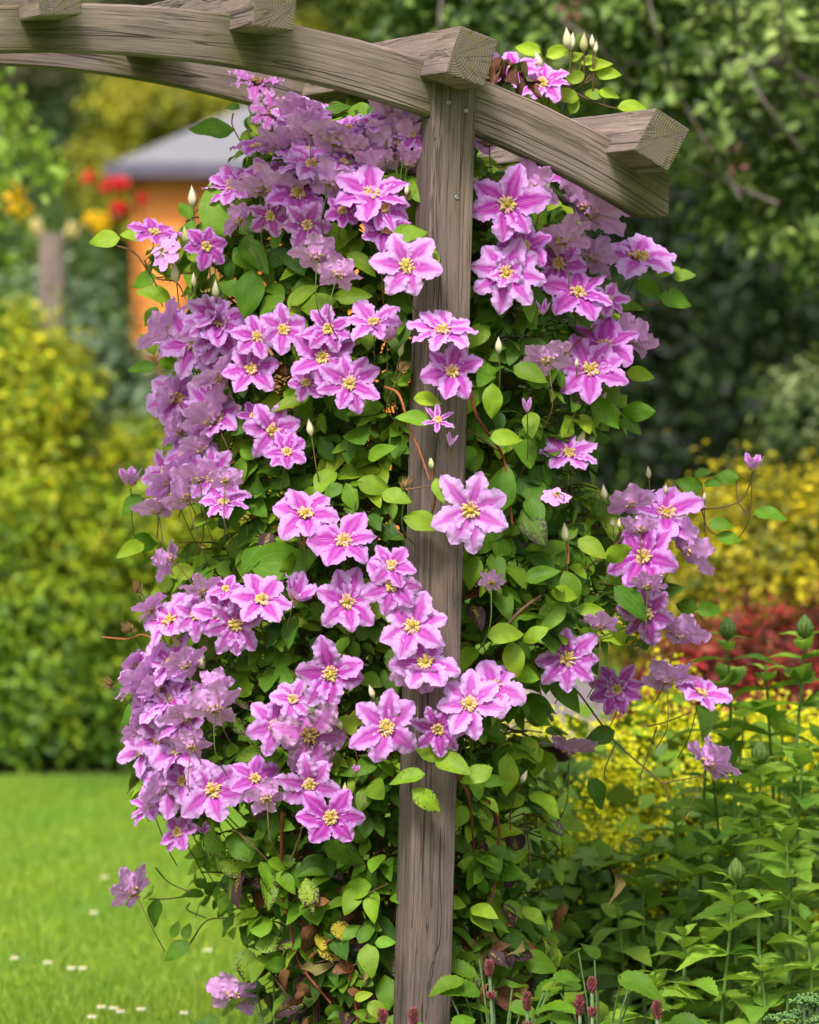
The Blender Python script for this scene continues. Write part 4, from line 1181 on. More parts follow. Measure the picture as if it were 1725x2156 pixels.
# ------------------------------------------------------------------ tall perennials on the right
TOOTH_T = [leaf_template(nu=17, nv=5, W=w, fold=f, bend=b, peak=0.34, tip=1.0, teeth=0.09, wave=0.02, cord=0.05) for w, f, b in ((0.52, 0.30, 0.30), (0.47, 0.5, 0.18), (0.60, 0.18, 0.45), (0.50, 0.25, 0.65))]
def perennial(px, py, Y, label, slant=0.0, bud_kind=None, lime=0.55, scale=1.0):
    top = at(px, py, Y)
    base = np.array([top[0] + slant + rng.normal() * 0.02, top[1] + rng.normal() * 0.04, 0.0])
    root = empty('leafy_perennial', base, label, 'plant', 'tall leafy perennials in the bed')
    h = top[2]
    mid = (top + base) / 2 + np.array([rng.normal() * 0.015, rng.normal() * 0.015, 0])
    pts = spline([base, mid, top], 8)
    st = MB()
    st.tube(pts, np.linspace(0.0055, 0.0028, len(pts)), 7, (0.10, 0.19, 0.035, 1))
    st.build('stem', M_STEM, root, base)
    P, N, T, S, C = [], [], [], [], []
    z = h - 0.012
    k = 0
    ang = rng.random() * 3.14
    while z > 0.10:
        f = z / h
        i = f * (len(pts) - 1); i0 = int(min(i, len(pts) - 2)); q = pts[i0] + (pts[i0 + 1] - pts[i0]) * (i - i0)
        L = (0.045 + 0.026 * k if k < 4 else 0.125 * rng.uniform(0.75, 1.12)) * scale
        rise = 0.75 if k < 2 else 0.42 - 0.03 * k
        for sgn in (0, math.pi):
            a = ang + sgn + rng.normal() * 0.15
            t = norm(np.array([math.cos(a), math.sin(a), rise + rng.normal() * 0.15]))
            P.append(q + t * 0.004); T.append(t)
            N.append(norm(np.array([-math.cos(a) * rise, -math.sin(a) * rise, 1.0]) + rng.normal(size=3) * 0.2))
            S.append(L * rng.uniform(0.85, 1.15))
            g = green(np.array([rng.normal()]), np.array([lime + 0.14 * rng.normal() + (0.12 if k < 3 else 0)]))[0]
            g = g * np.array([1.05, 1.18, 2.6])
            C.append(np.append(g, 0))
            if k > 1 and rng.random() < 0.28:      # little side shoot in the axil
                for s2 in (0.7, -0.7):
                    t2 = norm(np.array([math.cos(a + s2), math.sin(a + s2), 0.9]))
                    P.append(q + t * 0.01); T.append(t2); N.append(norm(np.array([-math.cos(a), -math.sin(a), 0.8]) + rng.normal(size=3) * 0.2)); S.append(L * 0.42); C.append(np.append(g * 1.1, 0))
        ang += math.pi / 2 + rng.normal() * 0.12
        z -= (0.022 if k < 2 else 0.05 if k < 4 else 0.085 * rng.uniform(0.85, 1.15)) * scale
        k += 1
    mb = MB()
    place_leaves(mb, np.array(P), np.array(N), np.array(T), np.array(S), np.array(C), TOOTH_T)
    mb.build('leaves', M_LEAF_TOOTH, root, base)
    if bud_kind:
        bb = MB()
        n = 14
        for ring, (zz, rr, ln) in enumerate(((0.0, 0.011, 0.034), (0.006, 0.008, 0.034), (0.012, 0.004, 0.03))):
            for j in range(7):
                a = j * 6.283 / 7 + ring * 0.4
                b0 = top + np.array([math.cos(a) * rr * 0.5, math.sin(a) * rr * 0.5, zz - 0.006])
                m0 = top + np.array([math.cos(a) * rr * 1.3, math.sin(a) * rr * 1.3, zz + ln * 0.45])
                e0 = top + np.array([math.cos(a) * rr * 0.35, math.sin(a) * rr * 0.35, zz + ln])
                bb.tube(spline([b0, m0, e0], 4), np.array([0.003, 0.005, 0.006, 0.006, 0.0055, 0.005, 0.004, 0.0025, 0.0008]), 6, (0.10, 0.19, 0.03, 1))
        bb.build('bud', M_LEAF_TOOTH, root, base)
PER = [
 (1532, 1338, 9.0, 'tall green perennial with a fat round bud, in front of the red shrub', -0.0, True),
 (1612, 1400, 9.05, 'green perennial with a broad upright leaf pair, right of the fat-budded stem', 0.02, None),
 (1695, 1335, 8.95, 'tallest green perennial by the picture edge, with a spiky bud at its tip', 0.0, True),
 (1740, 1440, 9.2, 'perennial with fine pointed top leaves against the red shrub, farthest from the pergola', 0.0, None),
 (1495, 1440, 9.25, 'perennial behind the lilac side-on flower at the edge of the yellow mantle', 0.0, None),
 (1600, 1600, 8.75, 'perennial with a plump leafy bud halfway down the clump', 0.03, True),
 (1690, 1580, 8.8, 'perennial whose long leaves arch over at mid height beside the plump leafy bud', 0.0, None),
 (1420, 1700, 8.9, 'pale green perennial under the hanging lilac flower', 0.02, None),
 (1355, 1770, 8.85, 'short perennial with one wide toothed leaf in front of the yellow mantle', 0.02, None),
 (1550, 1850, 8.45, 'perennial with a pointed closed bud standing in front of the clump', -0.02, True),
 (1500, 1620, 9.1, 'slender perennial stem rising through the yellow froth', 0.03, None),
 (1655, 1740, 8.6, 'perennial with large toothed leaves low at the picture edge', 0.0, None),
 (1300, 1900, 8.75, 'low perennial shoot at the dark foot of the yellow mantle', 0.02, None),
 (1440, 1960, 8.5, 'low perennial with blue green leaves at the front of the bed', 0.01, None),
 (1600, 2010, 8.35, 'short perennial with two big heart shaped toothed leaves in front', 0.0, None),
 (1700, 1930, 8.5, 'perennial behind the pale stonecrop heads', 0.0, None),
 (1570, 1480, 9.4, 'back row perennial between the fat-budded stem and its right neighbour', 0.0, None),
 (1650, 1500, 9.45, 'back row perennial in front of the reddest part of the shrub', 0.0, None),
 (1380, 2040, 8.45, 'lowest perennial shoot in front of the yellow mantle', 0.0, None),
 (1510, 1760, 9.15, 'perennial in the thick middle of the clump', 0.0, None),
]
for (px, py, Y, lab, sl, bk) in PER:
    perennial(px, py, Y, lab, sl, bk, 0.72 + 0.15 * rng.random())

# ------------------------------------------------------------------ flower spikes with toothed basal leaves
def flower_spike(c, x, y, ln, bx, label, small=None, leaves=4):
    px, py = cp(c, x, y)
    Y = 7.72 if abs(px - post_x(py)) < 120 else 7.8 + 0.1 * rng.random()
    top = at(px, py, Y); L = csize(c, ln, Y)
    base = np.array([top[0] + bx, top[1] + 0.03 * rng.normal(), 0])
    root = empty('flower_spike', base, label, 'plant', 'faded flower spikes at the foot of the post')
    st = MB()
    P_ = spline([base, (base + top) / 2 + np.array([bx * 0.1, 0, 0]), top], 8)
    st.tube(P_, np.linspace(0.004, 0.0035, len(P_)), 6, (0.17, 0.24, 0.13, 1))
    st.build('stem', M_STEM, root, base)
    mb = MB()
    def head(p, L_):
        n = int(75 * L_ / 0.04)
        for k in range(n):
            f = k / n
            a = k * 2.4
            r = 0.0088 * math.sin(math.pi * min(1, 0.18 + f * 0.78)) ** 0.6
            b = p + np.array([0, 0, f * L_ - L_ / 2])
            d = np.array([math.cos(a), math.sin(a), 0.6])
            e = b + d * r
            kk = rng.random()
            cc = (0.20 + 0.20 * kk, 0.035 + 0.06 * kk, 0.06 + 0.09 * kk, 1) if kk > 0.45 else (0.16, 0.075, 0.04, 1)
            r *= rng.uniform(0.75, 1.25)
            mb.tube(np.array([b + d * r * 0.2, b + d * r * 0.75, e + d * 0.0016 + np.array([0, 0, 0.003])]), [0.0016, 0.0022, 0.0007], 5, cc)
    head(top, L)
    mb.build('flower_head', M_STAMEN, root, base)
    if small:
        mb = MB(); head(P_[-3], small); mb.build('flower_head', M_STAMEN, root, base)
    lf = MB()
    n = leaves * 3
    a = rng.random(n) * 6.283
    zb = rng.uniform(0.15, top[2] - 0.10, n)
    B = base + np.stack([np.zeros(n), np.zeros(n), zb], -1) + np.stack([(top - base)[0] * zb / top[2], np.zeros(n), np.zeros(n)], -1)
    T = np.stack([np.cos(a), np.sin(a), 0.5 + rng.normal(size=n) * 0.3], -1)
    N = np.stack([-np.cos(a) * 0.5, -np.sin(a) * 0.5, np.ones(n)], -1)
    C = np.concatenate([green(rng.normal(size=n), 0.35 + 0.15 * rng.normal(size=n)), np.zeros((n, 1))], 1)
    place_leaves(lf, B, N, T, rng.uniform(0.05, 0.10, n), C, TOOTH_T)
    lf.build('leaves', M_LEAF_TOOTH, root, base)
for r_ in ((8, 392, 930, 65, 0.02, 'faded pink flower spike nearest the post on its right side, the tallest', 0.012),
           (8, 545, 1065, 72, 0.004, 'faded pink flower spike second from the post, by an orange shoot', 0.010),
           (8, 757, 1080, 82, 0.004, 'longest faded pink flower spike, beside a taller one with a second small head', None),
           (8, 806, 1000, 62, 0.004, 'faded pink flower spike with a second small head below, well right of the post', 0.016),
           (8, 1070, 1100, 75, 0.003, 'lone faded pink flower spike farthest right of the post', None),
           (8, 85, 1128, 70, 0.0, 'faded pink flower spike standing right in front of the post', None),
           (7, 1378, 1122, 60, -0.004, 'faded pink flower spike just left of the post', None)):
    flower_spike(*r_)

# broad toothed leaves of a low plant by the post foot
def leafy_clump(name, label, cat, base, n, size, lime, spread, hmax, temps=TOOTH_T, stem_c=(0.09, 0.15, 0.05, 1), mul=(1, 1, 1)):
    root = empty(name, base, label, cat)
    lf, st = MB(), MB()
    b = np.array(base, float)
    B, N, T, S, C = [], [], [], [], []
    for k in range(n):
        a = rng.random() * 6.283; rr = spread * math.sqrt(rng.random()); z = hmax * rng.uniform(0.45, 1.0) * (1 - 0.4 * rr / spread)
        e = b + np.array([math.cos(a) * rr, math.sin(a) * rr, z])
        st.tube(spline([b + np.array([math.cos(a), math.sin(a), 0]) * rr * 0.3, (b + e) / 2 + np.array([0, 0, z * 0.15]), e], 4), 0.0022, 5, stem_c)
        B.append(e); T.append([math.cos(a), math.sin(a), 0.25 + 0.3 * rng.normal()]); N.append([-math.cos(a) * 0.2 + 0.3 * rng.normal(), -0.5 + 0.3 * rng.normal(), 1.0]); S.append(size * rng.uniform(0.7, 1.2))
        C.append(np.append(green(np.array([rng.normal()]), np.array([lime + 0.12 * rng.normal()]))[0] * np.array(mul), 0))
    place_leaves(lf, np.array(B), np.array(N), np.array(T), np.array(S), np.array(C), temps)
    lf.build('leaves', M_LEAF_TOOTH, root, base)
    st.build('stem', M_STEM, root, base)
BROAD = [leaf_template(nu=17, nv=5, W=w, fold=f, bend=b, peak=0.36, tip=0.9, teeth=0.07, wave=0.03, cord=0.1) for w, f, b in ((0.62, 0.25, 0.35), (0.56, 0.4, 0.2), (0.66, 0.15, 0.5))]
leafy_clump('betony', 'low plant with broad crinkled toothed leaves right of the post foot', 'plant', (0.17, 8.05, 0), 50, 0.075, 0.5, 0.17, 0.56, BROAD)
leafy_clump('catmint', 'blue green leafy plant at the lawn edge below the lowest flower', 'plant', (-0.27, 8.35, 0), 46, 0.07, 0.3, 0.14, 0.42, BROAD, mul=(1.1, 1.0, 3.0))
leafy_clump('ground_cover_plant', 'dark low leafy plant at the front between the spikes and the perennials', 'plant', (0.38, 8.3, 0), 60, 0.075, 0.5, 0.22, 0.46, BROAD)

# stonecrop heads, bottom right corner
def stonecrop():
    b = at(1705, 2120, 8.2); b[2] = 0
    root = empty('stonecrop', b, 'pale grey green stonecrop with beady flower heads in the bottom corner', 'plant')
    st = MB()
    for k in range(22):
        hd = MB()
        t = at(1705 + rng.normal() * 45, 2125 + rng.uniform(-30, 90), 8.2 + rng.normal() * 0.05)
        st.tube(spline([b + np.array([rng.normal() * 0.02, rng.normal() * 0.02, 0]), (b + t) / 2, t], 5), 0.003, 5, (0.16, 0.24, 0.12, 1))
        for j in range(42):
            d = unit(1)[0]; d[2] = abs(d[2]) * 0.6
            p = t + d * np.array([0.026, 0.026, 0.018]) * rng.uniform(0.6, 1)
            kk = rng.random()
            c = (0.10 + 0.08 * kk, 0.21 + 0.1 * kk, 0.05 + 0.05 * kk, 1)
            hd.tube(np.array([t - (0, 0, 0.004), p, p + d * 0.002, p + d * 0.0045, p + d * 0.006]), [0.001, 0.001, 0.003, 0.0028, 0.0006], 5, c)
        hd.build('flower_head', M_STAMEN, root, b)
    st.build('stem', M_STEM, root, b)
stonecrop()

# ------------------------------------------------------------------ lady's mantle: frothy yellow mounds
def mantle(base, r, h, label, n=22000):
    root = empty('lady_mantle', base, label, 'plant', 'frothy yellow mounds behind the pergola')
    mb = MB()
    b = np.array(base, float)
    nc = 260
    d = unit(nc); d[:, 2] = np.abs(d[:, 2]) * 0.9 + 0.05; d = norm(d)
    cc = b + d * np.array([r, r, h]) * rng.uniform(0.75, 1.05, nc)[:, None]
    k = rng.integers(0, nc, n)
    p = cc[k] + rng.normal(size=(n, 3)) * 0.028
    hgt = np.clip(p[:, 2] / h, 0, 1)
    kk = rng.random(n)[:, None]
    c = np.array([0.56, 0.56, 0.010]) * (1 - kk) + np.array([0.85, 0.80, 0.012]) * kk
    c = np.concatenate([c, np.zeros((n, 1))], 1)
    ok = rng.random(n) < (0.55 + hgt * 0.8)
    place_leaves(mb, p[ok], unit(ok.sum()) + np.array([0, -0.3, 0.8]), unit(ok.sum()), rng.uniform(0.009, 0.016, ok.sum()), c[ok], [BG_R])
    mb.build('blossom', M_BG_LEAF, root, base)
    lf = MB()
    cloud(lf, [((b[0], b[1], h * 0.35), (r * 0.95, r * 0.95, h * 0.5))], 60, 30, 0.12, 0.07, pal((0.07, 0.15, 0.015), (0.16, 0.27, 0.02)), (BG_R,), inner=0.6)
    lf.build('foliage', M_BG_LEAF, root, base)
mantle((0.34, 10.1, 0), 0.25, 0.76, 'yellow flowering mound directly behind the right side of the clematis')
mantle((0.62, 10.35, 0), 0.28, 0.78, 'yellow flowering mound behind the hanging lilac flower')
mantle((0.93, 10.6, 0), 0.28, 0.70, 'yellow flowering mound mostly behind the tall perennials')
mantle((0.45, 9.55, 0), 0.20, 0.50, 'lower yellow green mound in front, by the short perennials', 11000)
mantle((0.50, 9.9, 0), 0.22, 0.62, 'yellow flowering mound in the gap between the clematis and the perennials')
mantle((0.74, 9.85, 0), 0.20, 0.64, 'yellow flowering mound under the lilac flower that faces sideways')
mantle((0.10, 10.3, 0), 0.22, 0.66, 'yellow mound glimpsed through the clematis stems')

# ------------------------------------------------------------------ background planting
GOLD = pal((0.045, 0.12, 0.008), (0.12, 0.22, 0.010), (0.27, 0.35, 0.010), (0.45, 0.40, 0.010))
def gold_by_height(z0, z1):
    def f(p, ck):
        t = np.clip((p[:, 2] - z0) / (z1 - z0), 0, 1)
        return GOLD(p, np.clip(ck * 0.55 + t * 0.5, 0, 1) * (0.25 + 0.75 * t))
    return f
shrub('golden_shrub', 'tall golden green shrub at the edge of the lawn, left of the clematis', 'shrub', (-1.75, 16.5, 0),
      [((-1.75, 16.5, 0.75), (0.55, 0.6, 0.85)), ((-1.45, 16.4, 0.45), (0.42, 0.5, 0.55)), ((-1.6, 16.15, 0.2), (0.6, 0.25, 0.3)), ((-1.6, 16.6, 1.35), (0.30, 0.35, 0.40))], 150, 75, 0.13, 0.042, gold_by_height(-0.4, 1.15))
shrub('golden_shrub', 'lower golden green shrub partly behind the left flank of the clematis', 'shrub', (-0.95, 16.6, 0),
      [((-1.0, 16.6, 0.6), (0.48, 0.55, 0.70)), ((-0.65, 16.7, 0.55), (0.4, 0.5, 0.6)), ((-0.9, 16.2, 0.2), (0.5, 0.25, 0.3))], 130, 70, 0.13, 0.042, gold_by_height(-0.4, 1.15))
SAGE = pal((0.05, 0.09, 0.04), (0.10, 0.17, 0.075), (0.19, 0.26, 0.15), (0.30, 0.36, 0.26))
shrub('rose_bush', 'grey green rose bush behind the golden shrubs, below the shed eaves', 'shrub', (-1.25, 18.6, 0),
      [((-1.62, 18.6, 1.25), (0.40, 0.4, 0.75)), ((-0.95, 18.7, 1.05), (0.45, 0.4, 0.68))], 130, 45, 0.14, 0.05, SAGE)

# arching lime shoots, upper left edge
def arching_shrub():
    base = (-1.55, 14.4, 0)
    root = empty('arching_shrub', base, 'arching shrub with lime green leafy shoots at the upper picture edge', 'shrub')
    st, lf = MB(), MB()
    b = np.array(base, float)
    ends = [(150, 405), (120, 380), (40, 300), (60, 420), (25, 245), (90, 330), (-30, 380), (10, 480), (-20, 560), (30, 620), (5, 700)]
    for (px, py) in ends:
        e = at(px, py, 14.4 + rng.normal() * 0.2)
        top = np.array([b[0] + (e[0] - b[0]) * 0.45, e[1], e[2] + 0.10])
        P_ = spline([b, np.array([b[0] - 0.05, b[1], e[2] * 0.6]), top, e], 8)
        st.tube(P_, np.linspace(0.008, 0.002, len(P_)), 5, (0.10, 0.11, 0.03, 1))
        k = np.linspace(len(P_) * 0.5, len(P_) - 1, 60)
        q = np.array([P_[int(i)] for i in k]) + rng.normal(size=(60, 3)) * 0.03
        C = pal((0.10, 0.20, 0.015), (0.19, 0.30, 0.02), (0.27, 0.36, 0.04))(q, rng.random(60))
        place_leaves(lf, q, unit(60) + np.array([0, -0.4, 0.8]), unit(60) + np.array([0.3, 0, -0.4]), rng.uniform(0.04, 0.07, 60), C, [BG_T])
    st.build('stem', M_STEM, root, base)
    lf.build('foliage', M_BG_LEAF, root, base)
arching_shrub()

# roses and the bush behind: red, yellow, cream
def rose_group(name, label, base, blobs, heads, colf, hcol, hsize, Y):
    root = shrub(name, label, 'shrub', base, blobs, 90, 36, 0.14, 0.05, colf)
    for (px, py, s) in heads:
        p = at(px, py, Y)
        mb = MB()
        n = 26
        d = unit(n); d[:, 1] = -np.abs(d[:, 1])
        q = p + d * s * 0.5 * rng.uniform(0.3, 1, n)[:, None]
        k = rng.random(n)[:, None]
        C = np.concatenate([np.array(hcol) * (0.75 + 0.5 * k), np.zeros((n, 1))], 1)
        place_leaves(mb, q, d, unit(n), np.full(n, s * 0.75), C, [BG_R])
        mb.build('flower', M_BG_LEAF, root, p)
rose_group('rose_bush', 'dark rose bush with scarlet flowers in front of the orange shed', (-1.5, 20.6, 0),
           [((-1.72, 20.7, 1.65), (0.30, 0.3, 0.7))], [(188, 375, .05), (232, 385, .05), (256, 390, .06), (250, 442, .07), (300, 420, .04), (222, 398, .04)],
           pal((0.02, 0.05, 0.01), (0.05, 0.10, 0.016), (0.10, 0.16, 0.03)), (0.62, 0.012, 0.02), .07, 20.2)
rose_group('rose_bush', 'rose bush with yellow and cream flowers above the old wooden post', (-1.72, 19.6, 0),
           [((-1.72, 19.6, 1.5), (0.38, 0.3, 0.65))], [(210, 470, .07), (190, 462, .05), (28, 405, .08), (40, 440, .08)],
           pal((0.05, 0.10, 0.012), (0.10, 0.17, 0.02), (0.17, 0.22, 0.05)), (0.78, 0.50, 0.01), .08, 19.2)
rose_group('rose_bush', 'small rose bush carrying pale cream flowers beside the old wooden post', (-1.62, 18.9, 0),
           [((-1.62, 19.0, 1.3), (0.25, 0.25, 0.65))], [(150, 485, .055), (76, 478, .055)],
           SAGE, (0.72, 0.60, 0.30), .07, 18.6)
# old square post
b = at(110, 690, 18.3); top = at(110, 492, 18.3)
bm = box_bm(-0.05, 0.05, -0.05, 0.05, 0, top[2]); bevel_bm(bm, 0.006, 2)
o = wood_piece('wooden_post', M_RAFTER, lambda c: (c[2], c[0], c[1]), bm, parent=None, loc=(b[0], 18.3, 0))
tag(o, 'old grey square wooden post standing among the roses', 'post')

# shed
def shed():
    Y0 = 24.0
    x0 = (290 - PCX) / FPX * Y0; x1 = x0 + 1.76
    ze = 1.6 + (750 - 352) / FPX * Y0
    zr = ze + 0.52
    root = empty('shed', ((x0 + x1) / 2, Y0 + 1.0, 0), 'orange stained timber shed with a grey felt hipped roof', 'shed')
    L = root.location
    mw = NT('orange_shed_stain'); a = mw.attr('lv')
    geo = mw.n('ShaderNodeNewGeometry')
    nz = mw.noise(geo.outputs['Position'], 3, 4, 0.6, (1, 1, 14))
    mw.link(mw.mix(nz, (0.56, 0.17, 0.014), (0.74, 0.25, 0.024)), mw.p.inputs['Base Color'])
    mw.p.inputs['Roughness'].default_value = 0.6
    W = MB()
    nb = int(ze / 0.12)
    for k in range(nb + 1):       # shiplap boards: each leans out at its foot
        z0 = k * 0.12; z1 = min(z0 + 0.12, ze)
        if z1 - z0 < 0.01: continue
        for (xa, ya, xb, yb, nx_, ny_) in ((x0, Y0, x1, Y0, 0, -1), (x0, Y0 + 2.0, x0, Y0, -1, 0), (x1, Y0, x1, Y0 + 2.0, 1, 0), (x1, Y0 + 2, x0, Y0 + 2, 0, 1)):
            o_ = 0.014
            v = [(xa + nx_ * o_, ya + ny_ * o_, z0), (xb + nx_ * o_, yb + ny_ * o_, z0), (xb, yb, z1), (xa, ya, z1), (xa, ya, z0), (xb, yb, z0)]
            W.add(v, [[0, 1, 2, 3], [4, 5, 1, 0]])
    W.build('wall', mw.m, root, L, smooth=False)
    T = MB()
    def bx(mb, a, b):
        (ax, ay, az), (cx_, cy_, cz) = a, b
        v = [(ax, ay, az), (cx_, ay, az), (cx_, cy_, az), (ax, cy_, az), (ax, ay, cz), (cx_, ay, cz), (cx_, cy_, cz), (ax, cy_, cz)]
        mb.add(v, [[0, 3, 2, 1], [4, 5, 6, 7], [0, 1, 5, 4], [1, 2, 6, 5], [2, 3, 7, 6], [3, 0, 4, 7]])
    mt = attr_material('shed_trim_paint', 0.6, 0.3, 20, 0.3, 0.1)
    for x in (x0 - 0.03, x1 - 0.03):
        T = MB(); bx(T, (x, Y0 - 0.03, 0), (x + 0.06, Y0 + 0.03, ze - 0.002)); T.c[0] = np.tile((0.40, 0.13, 0.02, 1), (8, 1))
        T.build('corner_board', mt, root, L, smooth=False)

    D = MB(); bx(D, (x0 + 0.27, Y0 - 0.045, 0.06), (x0 + 0.95, Y0 - 0.017, 2.0 + 0.44)); D.c[0] = np.tile((0.36, 0.10, 0.015, 1), (8, 1))
    d = D.build('door', mt, root, L, smooth=False)
    G = MB(); bx(G, (x0 + 0.30, Y0 - 0.052, 1.85), (x0 + 0.46, Y0 - 0.046, 2.36)); G.c[0] = np.tile((0.26, 0.16, 0.05, 1), (8, 1))
    g = G.build('window', mt, None, L, smooth=False); g.parent = d; g.location = (0, 0, 0)
    Rf = MB()
    e = 0.16
    A = [(x0 - e, Y0 - e, ze), (x1 + e, Y0 - e, ze), (x1 + e, Y0 + 2 + e, ze), (x0 - e, Y0 + 2 + e, ze)]
    r0, r1 = (x0 + 0.85, Y0 + 1.0, zr), (x1 - 0.85, Y0 + 1.0, zr)
    B = [(x, y, z - 0.05) for x, y, z in A]
    Rf.add(A + [r0, r1] + B, [[0, 1, 5, 4], [2, 3, 4, 5]])
    Rf.add(A + [r0, r1] + B, [[1, 2, 5], [3, 0, 4]])
    Rf.add(A + [r0, r1] + B, [[6, 7, 1, 0], [7, 8, 2, 1], [8, 9, 3, 2], [9, 6, 0, 3], [9, 8, 7, 6]])
    Rf.build('roof', plain_noise('roof_felt', (0.14, 0.137, 0.15), (0.21, 0.206, 0.222), 60, 0.9, 0.2, 0.01), root, L, smooth=False)
    Fb = MB(); bx(Fb, (x0 - e - 0.012, Y0 - e - 0.022, ze - 0.065), (x1 + e + 0.012, Y0 - e - 0.003, ze + 0.012)); Fb.c[0] = np.tile((0.10, 0.085, 0.13, 1), (8, 1))
    Fb.build('fascia', mt, root, L, smooth=False)
shed()

def tree(name, label, base, height, blobs, ncl, per, crad, size, colf, trunk_r=0.12, bark=(0.09, 0.07, 0.055, 1), limbs=4, temps=(BG_T,), group=None, limb_from=0.4, **kw):
    root = empty(name, base, label, 'tree', group)
    b = np.array(base, float)
    tb = MB()
    cen = np.mean([c for c, r in blobs], 0)
    top = np.array([b[0] + (cen[0] - b[0]) * 0.7, b[1] + (cen[1] - b[1]) * 0.7, height * 0.8])
    P_ = spline([b, b * 0.6 + top * 0.4 + np.array([0.06, 0.03, 0]), top], 8)
    tb.tube(P_, np.linspace(trunk_r, trunk_r * 0.3, len(P_)), 8, bark)
    for c, r in blobs:
        for k in range(limbs):
            e = np.array(c) + unit(1)[0] * np.array(r) * 0.85
            i = rng.integers(int(len(P_) * limb_from), len(P_) - 1)
            s0 = P_[i]
            tb.tube(spline([s0, (s0 + e) / 2 + np.array([0, 0, 0.12]), e], 6), np.linspace(trunk_r * 0.28, trunk_r * 0.06, 13), 6, bark)
    tb.build('trunk', M_STEM, root, base)
    mb = MB()
    cloud(mb, blobs, ncl, per, crad, size, colf, temps, **kw)
    mb.build('crown', M_BG_LEAF, root, base)
    return root

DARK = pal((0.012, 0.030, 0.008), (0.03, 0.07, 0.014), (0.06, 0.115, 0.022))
BRONZE = pal((0.035, 0.035, 0.014), (0.075, 0.07, 0.03), (0.12, 0.115, 0.055))
YEL = pal((0.08, 0.11, 0.008), (0.22, 0.23, 0.010), (0.34, 0.30, 0.012), (0.42, 0.36, 0.02))
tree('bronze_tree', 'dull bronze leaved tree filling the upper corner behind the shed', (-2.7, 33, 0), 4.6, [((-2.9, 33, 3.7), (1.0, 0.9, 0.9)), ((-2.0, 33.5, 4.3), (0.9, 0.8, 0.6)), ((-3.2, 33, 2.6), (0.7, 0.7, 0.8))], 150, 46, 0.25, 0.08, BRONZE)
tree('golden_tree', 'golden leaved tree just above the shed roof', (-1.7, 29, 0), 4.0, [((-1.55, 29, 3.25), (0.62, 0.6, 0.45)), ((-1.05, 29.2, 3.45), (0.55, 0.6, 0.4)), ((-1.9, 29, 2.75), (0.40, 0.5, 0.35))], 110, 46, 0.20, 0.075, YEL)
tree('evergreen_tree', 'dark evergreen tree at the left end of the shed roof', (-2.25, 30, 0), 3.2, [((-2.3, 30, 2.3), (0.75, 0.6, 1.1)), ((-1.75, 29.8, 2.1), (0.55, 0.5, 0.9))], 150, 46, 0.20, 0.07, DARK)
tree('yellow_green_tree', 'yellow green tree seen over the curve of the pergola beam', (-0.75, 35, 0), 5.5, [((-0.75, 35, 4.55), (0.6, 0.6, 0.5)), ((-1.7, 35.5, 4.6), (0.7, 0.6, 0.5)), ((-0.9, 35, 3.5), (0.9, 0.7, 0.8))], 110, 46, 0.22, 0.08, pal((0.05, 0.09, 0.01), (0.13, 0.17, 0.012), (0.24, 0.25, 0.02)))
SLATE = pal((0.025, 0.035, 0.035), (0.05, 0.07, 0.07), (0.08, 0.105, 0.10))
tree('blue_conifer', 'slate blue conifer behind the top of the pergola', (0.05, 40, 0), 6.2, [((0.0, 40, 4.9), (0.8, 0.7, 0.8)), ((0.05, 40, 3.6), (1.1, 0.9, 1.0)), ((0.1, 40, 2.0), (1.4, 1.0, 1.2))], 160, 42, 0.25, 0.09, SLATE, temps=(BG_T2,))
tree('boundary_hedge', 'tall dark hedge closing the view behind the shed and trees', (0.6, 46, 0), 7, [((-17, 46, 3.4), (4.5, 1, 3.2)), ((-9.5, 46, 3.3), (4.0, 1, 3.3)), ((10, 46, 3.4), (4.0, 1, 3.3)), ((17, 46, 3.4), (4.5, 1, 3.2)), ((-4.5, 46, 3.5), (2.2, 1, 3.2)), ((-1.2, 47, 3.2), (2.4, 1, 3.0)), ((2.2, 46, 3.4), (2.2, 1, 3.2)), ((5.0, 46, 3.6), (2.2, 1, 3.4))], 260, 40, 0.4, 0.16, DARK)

# apple tree, upper right
APPLE = pal((0.024, 0.05, 0.008), (0.065, 0.12, 0.016), (0.14, 0.21, 0.035), (0.28, 0.35, 0.10))
ap = tree('apple_tree', 'spreading apple tree with pale bark filling the upper right', (2.1, 13.6, 0), 3.2,
     [((0.55, 13.6, 2.62), (0.5, 0.5, 0.32)), ((1.15, 13.5, 2.45), (0.55, 0.5, 0.42)), ((1.75, 13.6, 2.6), (0.6, 0.55, 0.5)), ((1.45, 13.7, 2.05), (0.5, 0.45, 0.28)), ((0.2, 13.8, 2.75), (0.35, 0.4, 0.25))],
     75, 36, 0.12, 0.055, APPLE, trunk_r=0.09, bark=(0.16, 0.135, 0.12, 1), limbs=6, inner=0.3, limb_from=0.85)
for pts in ([(1690, 320), (1600, 200), (1560, 90), (1545, -40)], [(1560, 420), (1430, 200), (1380, 60), (1360, -40)], [(1640, 430), (1520, 380), (1430, 340)], [(1330, 180), (1250, 90), (1180, 40)], [(940, 110), (925, 50), (935, -30)], [(1725, 180), (1660, 130), (1640, -20)]):
    tb = MB()
    q = [at(x, y, 13.05 + 0.08 * rng.normal()) for x, y in pts]
    tb.tube(spline(q, 5), np.linspace(0.008, 0.004, 5 * (len(pts) - 1) + 1) , 6, (0.11, 0.09, 0.078, 1))
    tb.build('branch', M_STEM, ap, (2.1, 13.6, 0))
fr = MB()
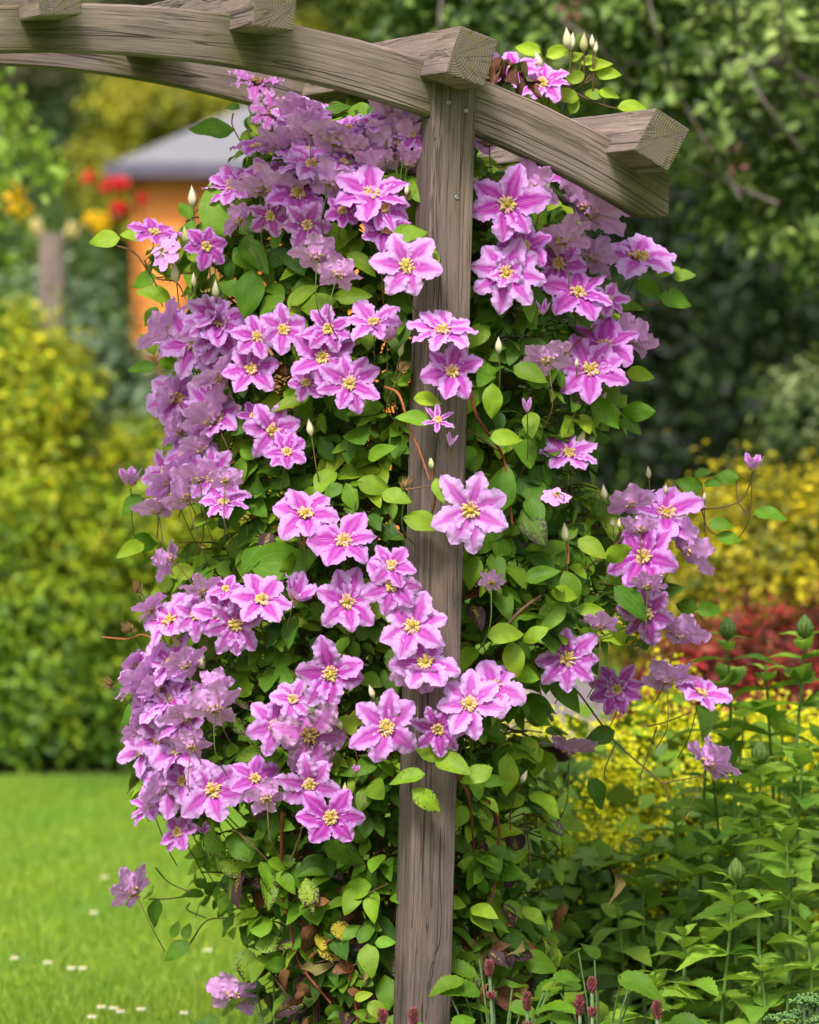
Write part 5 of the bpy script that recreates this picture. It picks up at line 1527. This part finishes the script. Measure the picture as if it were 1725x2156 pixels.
for (px, py) in ((1470, 300), (1500, 345), (1440, 290), (1525, 330), (1205, 20), (1220, 30), (1340, 250)):
    p = at(px, py, 13.2 + 0.1 * rng.normal())
    n = 10
    C = np.concatenate([np.array([0.30, 0.11, 0.12]) * (0.6 + 0.6 * rng.random((n, 1))), np.zeros((n, 1))], 1)
    place_leaves(fr, p + rng.normal(size=(n, 3)) * 0.03, unit(n), unit(n), rng.uniform(0.03, 0.05, n), C, [BG_T])
tag(fr.build('red_leaf_tip', M_BG_LEAF, ap, (2.1, 13.6, 0)), kind='stuff')

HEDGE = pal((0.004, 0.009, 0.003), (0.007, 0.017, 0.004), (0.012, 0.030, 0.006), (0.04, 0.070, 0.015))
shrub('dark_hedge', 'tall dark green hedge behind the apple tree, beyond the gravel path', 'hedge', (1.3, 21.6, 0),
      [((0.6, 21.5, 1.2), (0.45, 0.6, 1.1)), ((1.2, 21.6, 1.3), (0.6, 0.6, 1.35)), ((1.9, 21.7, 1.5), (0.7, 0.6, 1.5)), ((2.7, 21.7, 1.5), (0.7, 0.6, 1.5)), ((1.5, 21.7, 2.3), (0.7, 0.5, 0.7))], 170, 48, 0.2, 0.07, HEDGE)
shrub('broom', 'yellow gold shrub behind the outstretched clematis shoot', 'shrub', (1.15, 13.6, 0),
      [((1.15, 13.6, 0.75), (0.38, 0.35, 0.52)), ((1.45, 13.7, 0.75), (0.35, 0.35, 0.58)), ((0.92, 13.7, 0.6), (0.25, 0.3, 0.4))], 170, 60, 0.09, 0.03, pal((0.06, 0.09, 0.008), (0.22, 0.21, 0.010), (0.48, 0.38, 0.010), (0.62, 0.50, 0.015)))
shrub('snowball_bush', 'green bush with creamy flower clusters above the yellow shrub', 'shrub', (1.55, 15.2, 0),
      [((1.5, 15.2, 1.2), (0.22, 0.3, 0.38)), ((1.62, 15.2, 0.8), (0.3, 0.3, 0.6))], 60, 40, 0.10, 0.05, pal((0.03, 0.06, 0.012), (0.09, 0.14, 0.03), (0.28, 0.32, 0.14)))
shrub('red_shrub', 'low dark red shrub in front of the yellow shrub', 'shrub', (0.95, 12.2, 0),
      [((0.85, 12.2, 0.45), (0.25, 0.3, 0.34)), ((1.1, 12.2, 0.48), (0.3, 0.3, 0.40)), ((1.35, 12.3, 0.5), (0.3, 0.3, 0.42))], 150, 55, 0.08, 0.03, pal((0.06, 0.012, 0.010), (0.17, 0.018, 0.016), (0.34, 0.030, 0.028), (0.16, 0.07, 0.02)))

# daisies in the lawn
def daisies():
    spots = [(7, 610, 825, 'single white daisy nearest the clematis'), (7, 58, 905, 'white daisy at the near left of the lawn'), (7, 10, 905, 'white daisy touching its twin at the picture edge'),
             (7, 140, 1075, 'white daisy in the bottom row, second from the edge'), (7, 195, 1080, 'cream daisy of the tight pair in the bottom row'), (7, 225, 1095, 'cream daisy on the right of the tight pair in the bottom row'),
             (7, 315, 1085, 'white daisy in the middle of the bottom row'), (7, 505, 1100, 'white daisy at the right end of the bottom row'), (7, 100, 1118, 'small white daisy lowest in the lawn'),
             (7, 155, 505, 'far cream daisy level with the drooping pale flower'), (7, 110, 660, 'far cream daisy below the drooping pale flower'), (7, -95, 880, 'white daisy by the left picture edge'), (7, -240, 860, 'big white daisy cut by the left picture edge')]
    for (c, x, y, lab) in spots:
        px, py = cp(c, x, y)
        Y = 1.55 / ((py - HORIZON) / FPX)
        p = at(px, py, Y)
        base = np.array([p[0], p[1], 0.0])
        root = empty('daisy', base, lab, 'daisy', 'daisies in the lawn')
        st = MB(); st.tube(np.array([base, base * 0.5 + p * 0.5, p]), 0.0012, 5, (0.10, 0.2, 0.03, 1)); st.build('stem', M_STEM, root, base)
        fl = MB(); n = 16
        a = np.arange(n) * 6.283 / n
        D = np.stack([np.cos(a), np.sin(a), np.full(n, 0.25)], -1)
        place_leaves(fl, p + D * 0.003, np.tile((0, -0.3, 1.0), (n, 1)), D, np.full(n, 0.0095), np.tile((0.70, 0.68, 0.62, 0), (n, 1)), [BG_T2])
        fl.build('petals', M_STAMEN, root, base)
        ce = MB(); ce.tube(np.array([p, p + (0, 0, 0.002), p + (0, 0, 0.004), p + (0, 0, 0.005)]), [0.004, 0.0045, 0.003, 0.0005], 8, (0.65, 0.42, 0.02, 1)); ce.build('flower_centre', M_STAMEN, root, base)
daisies()
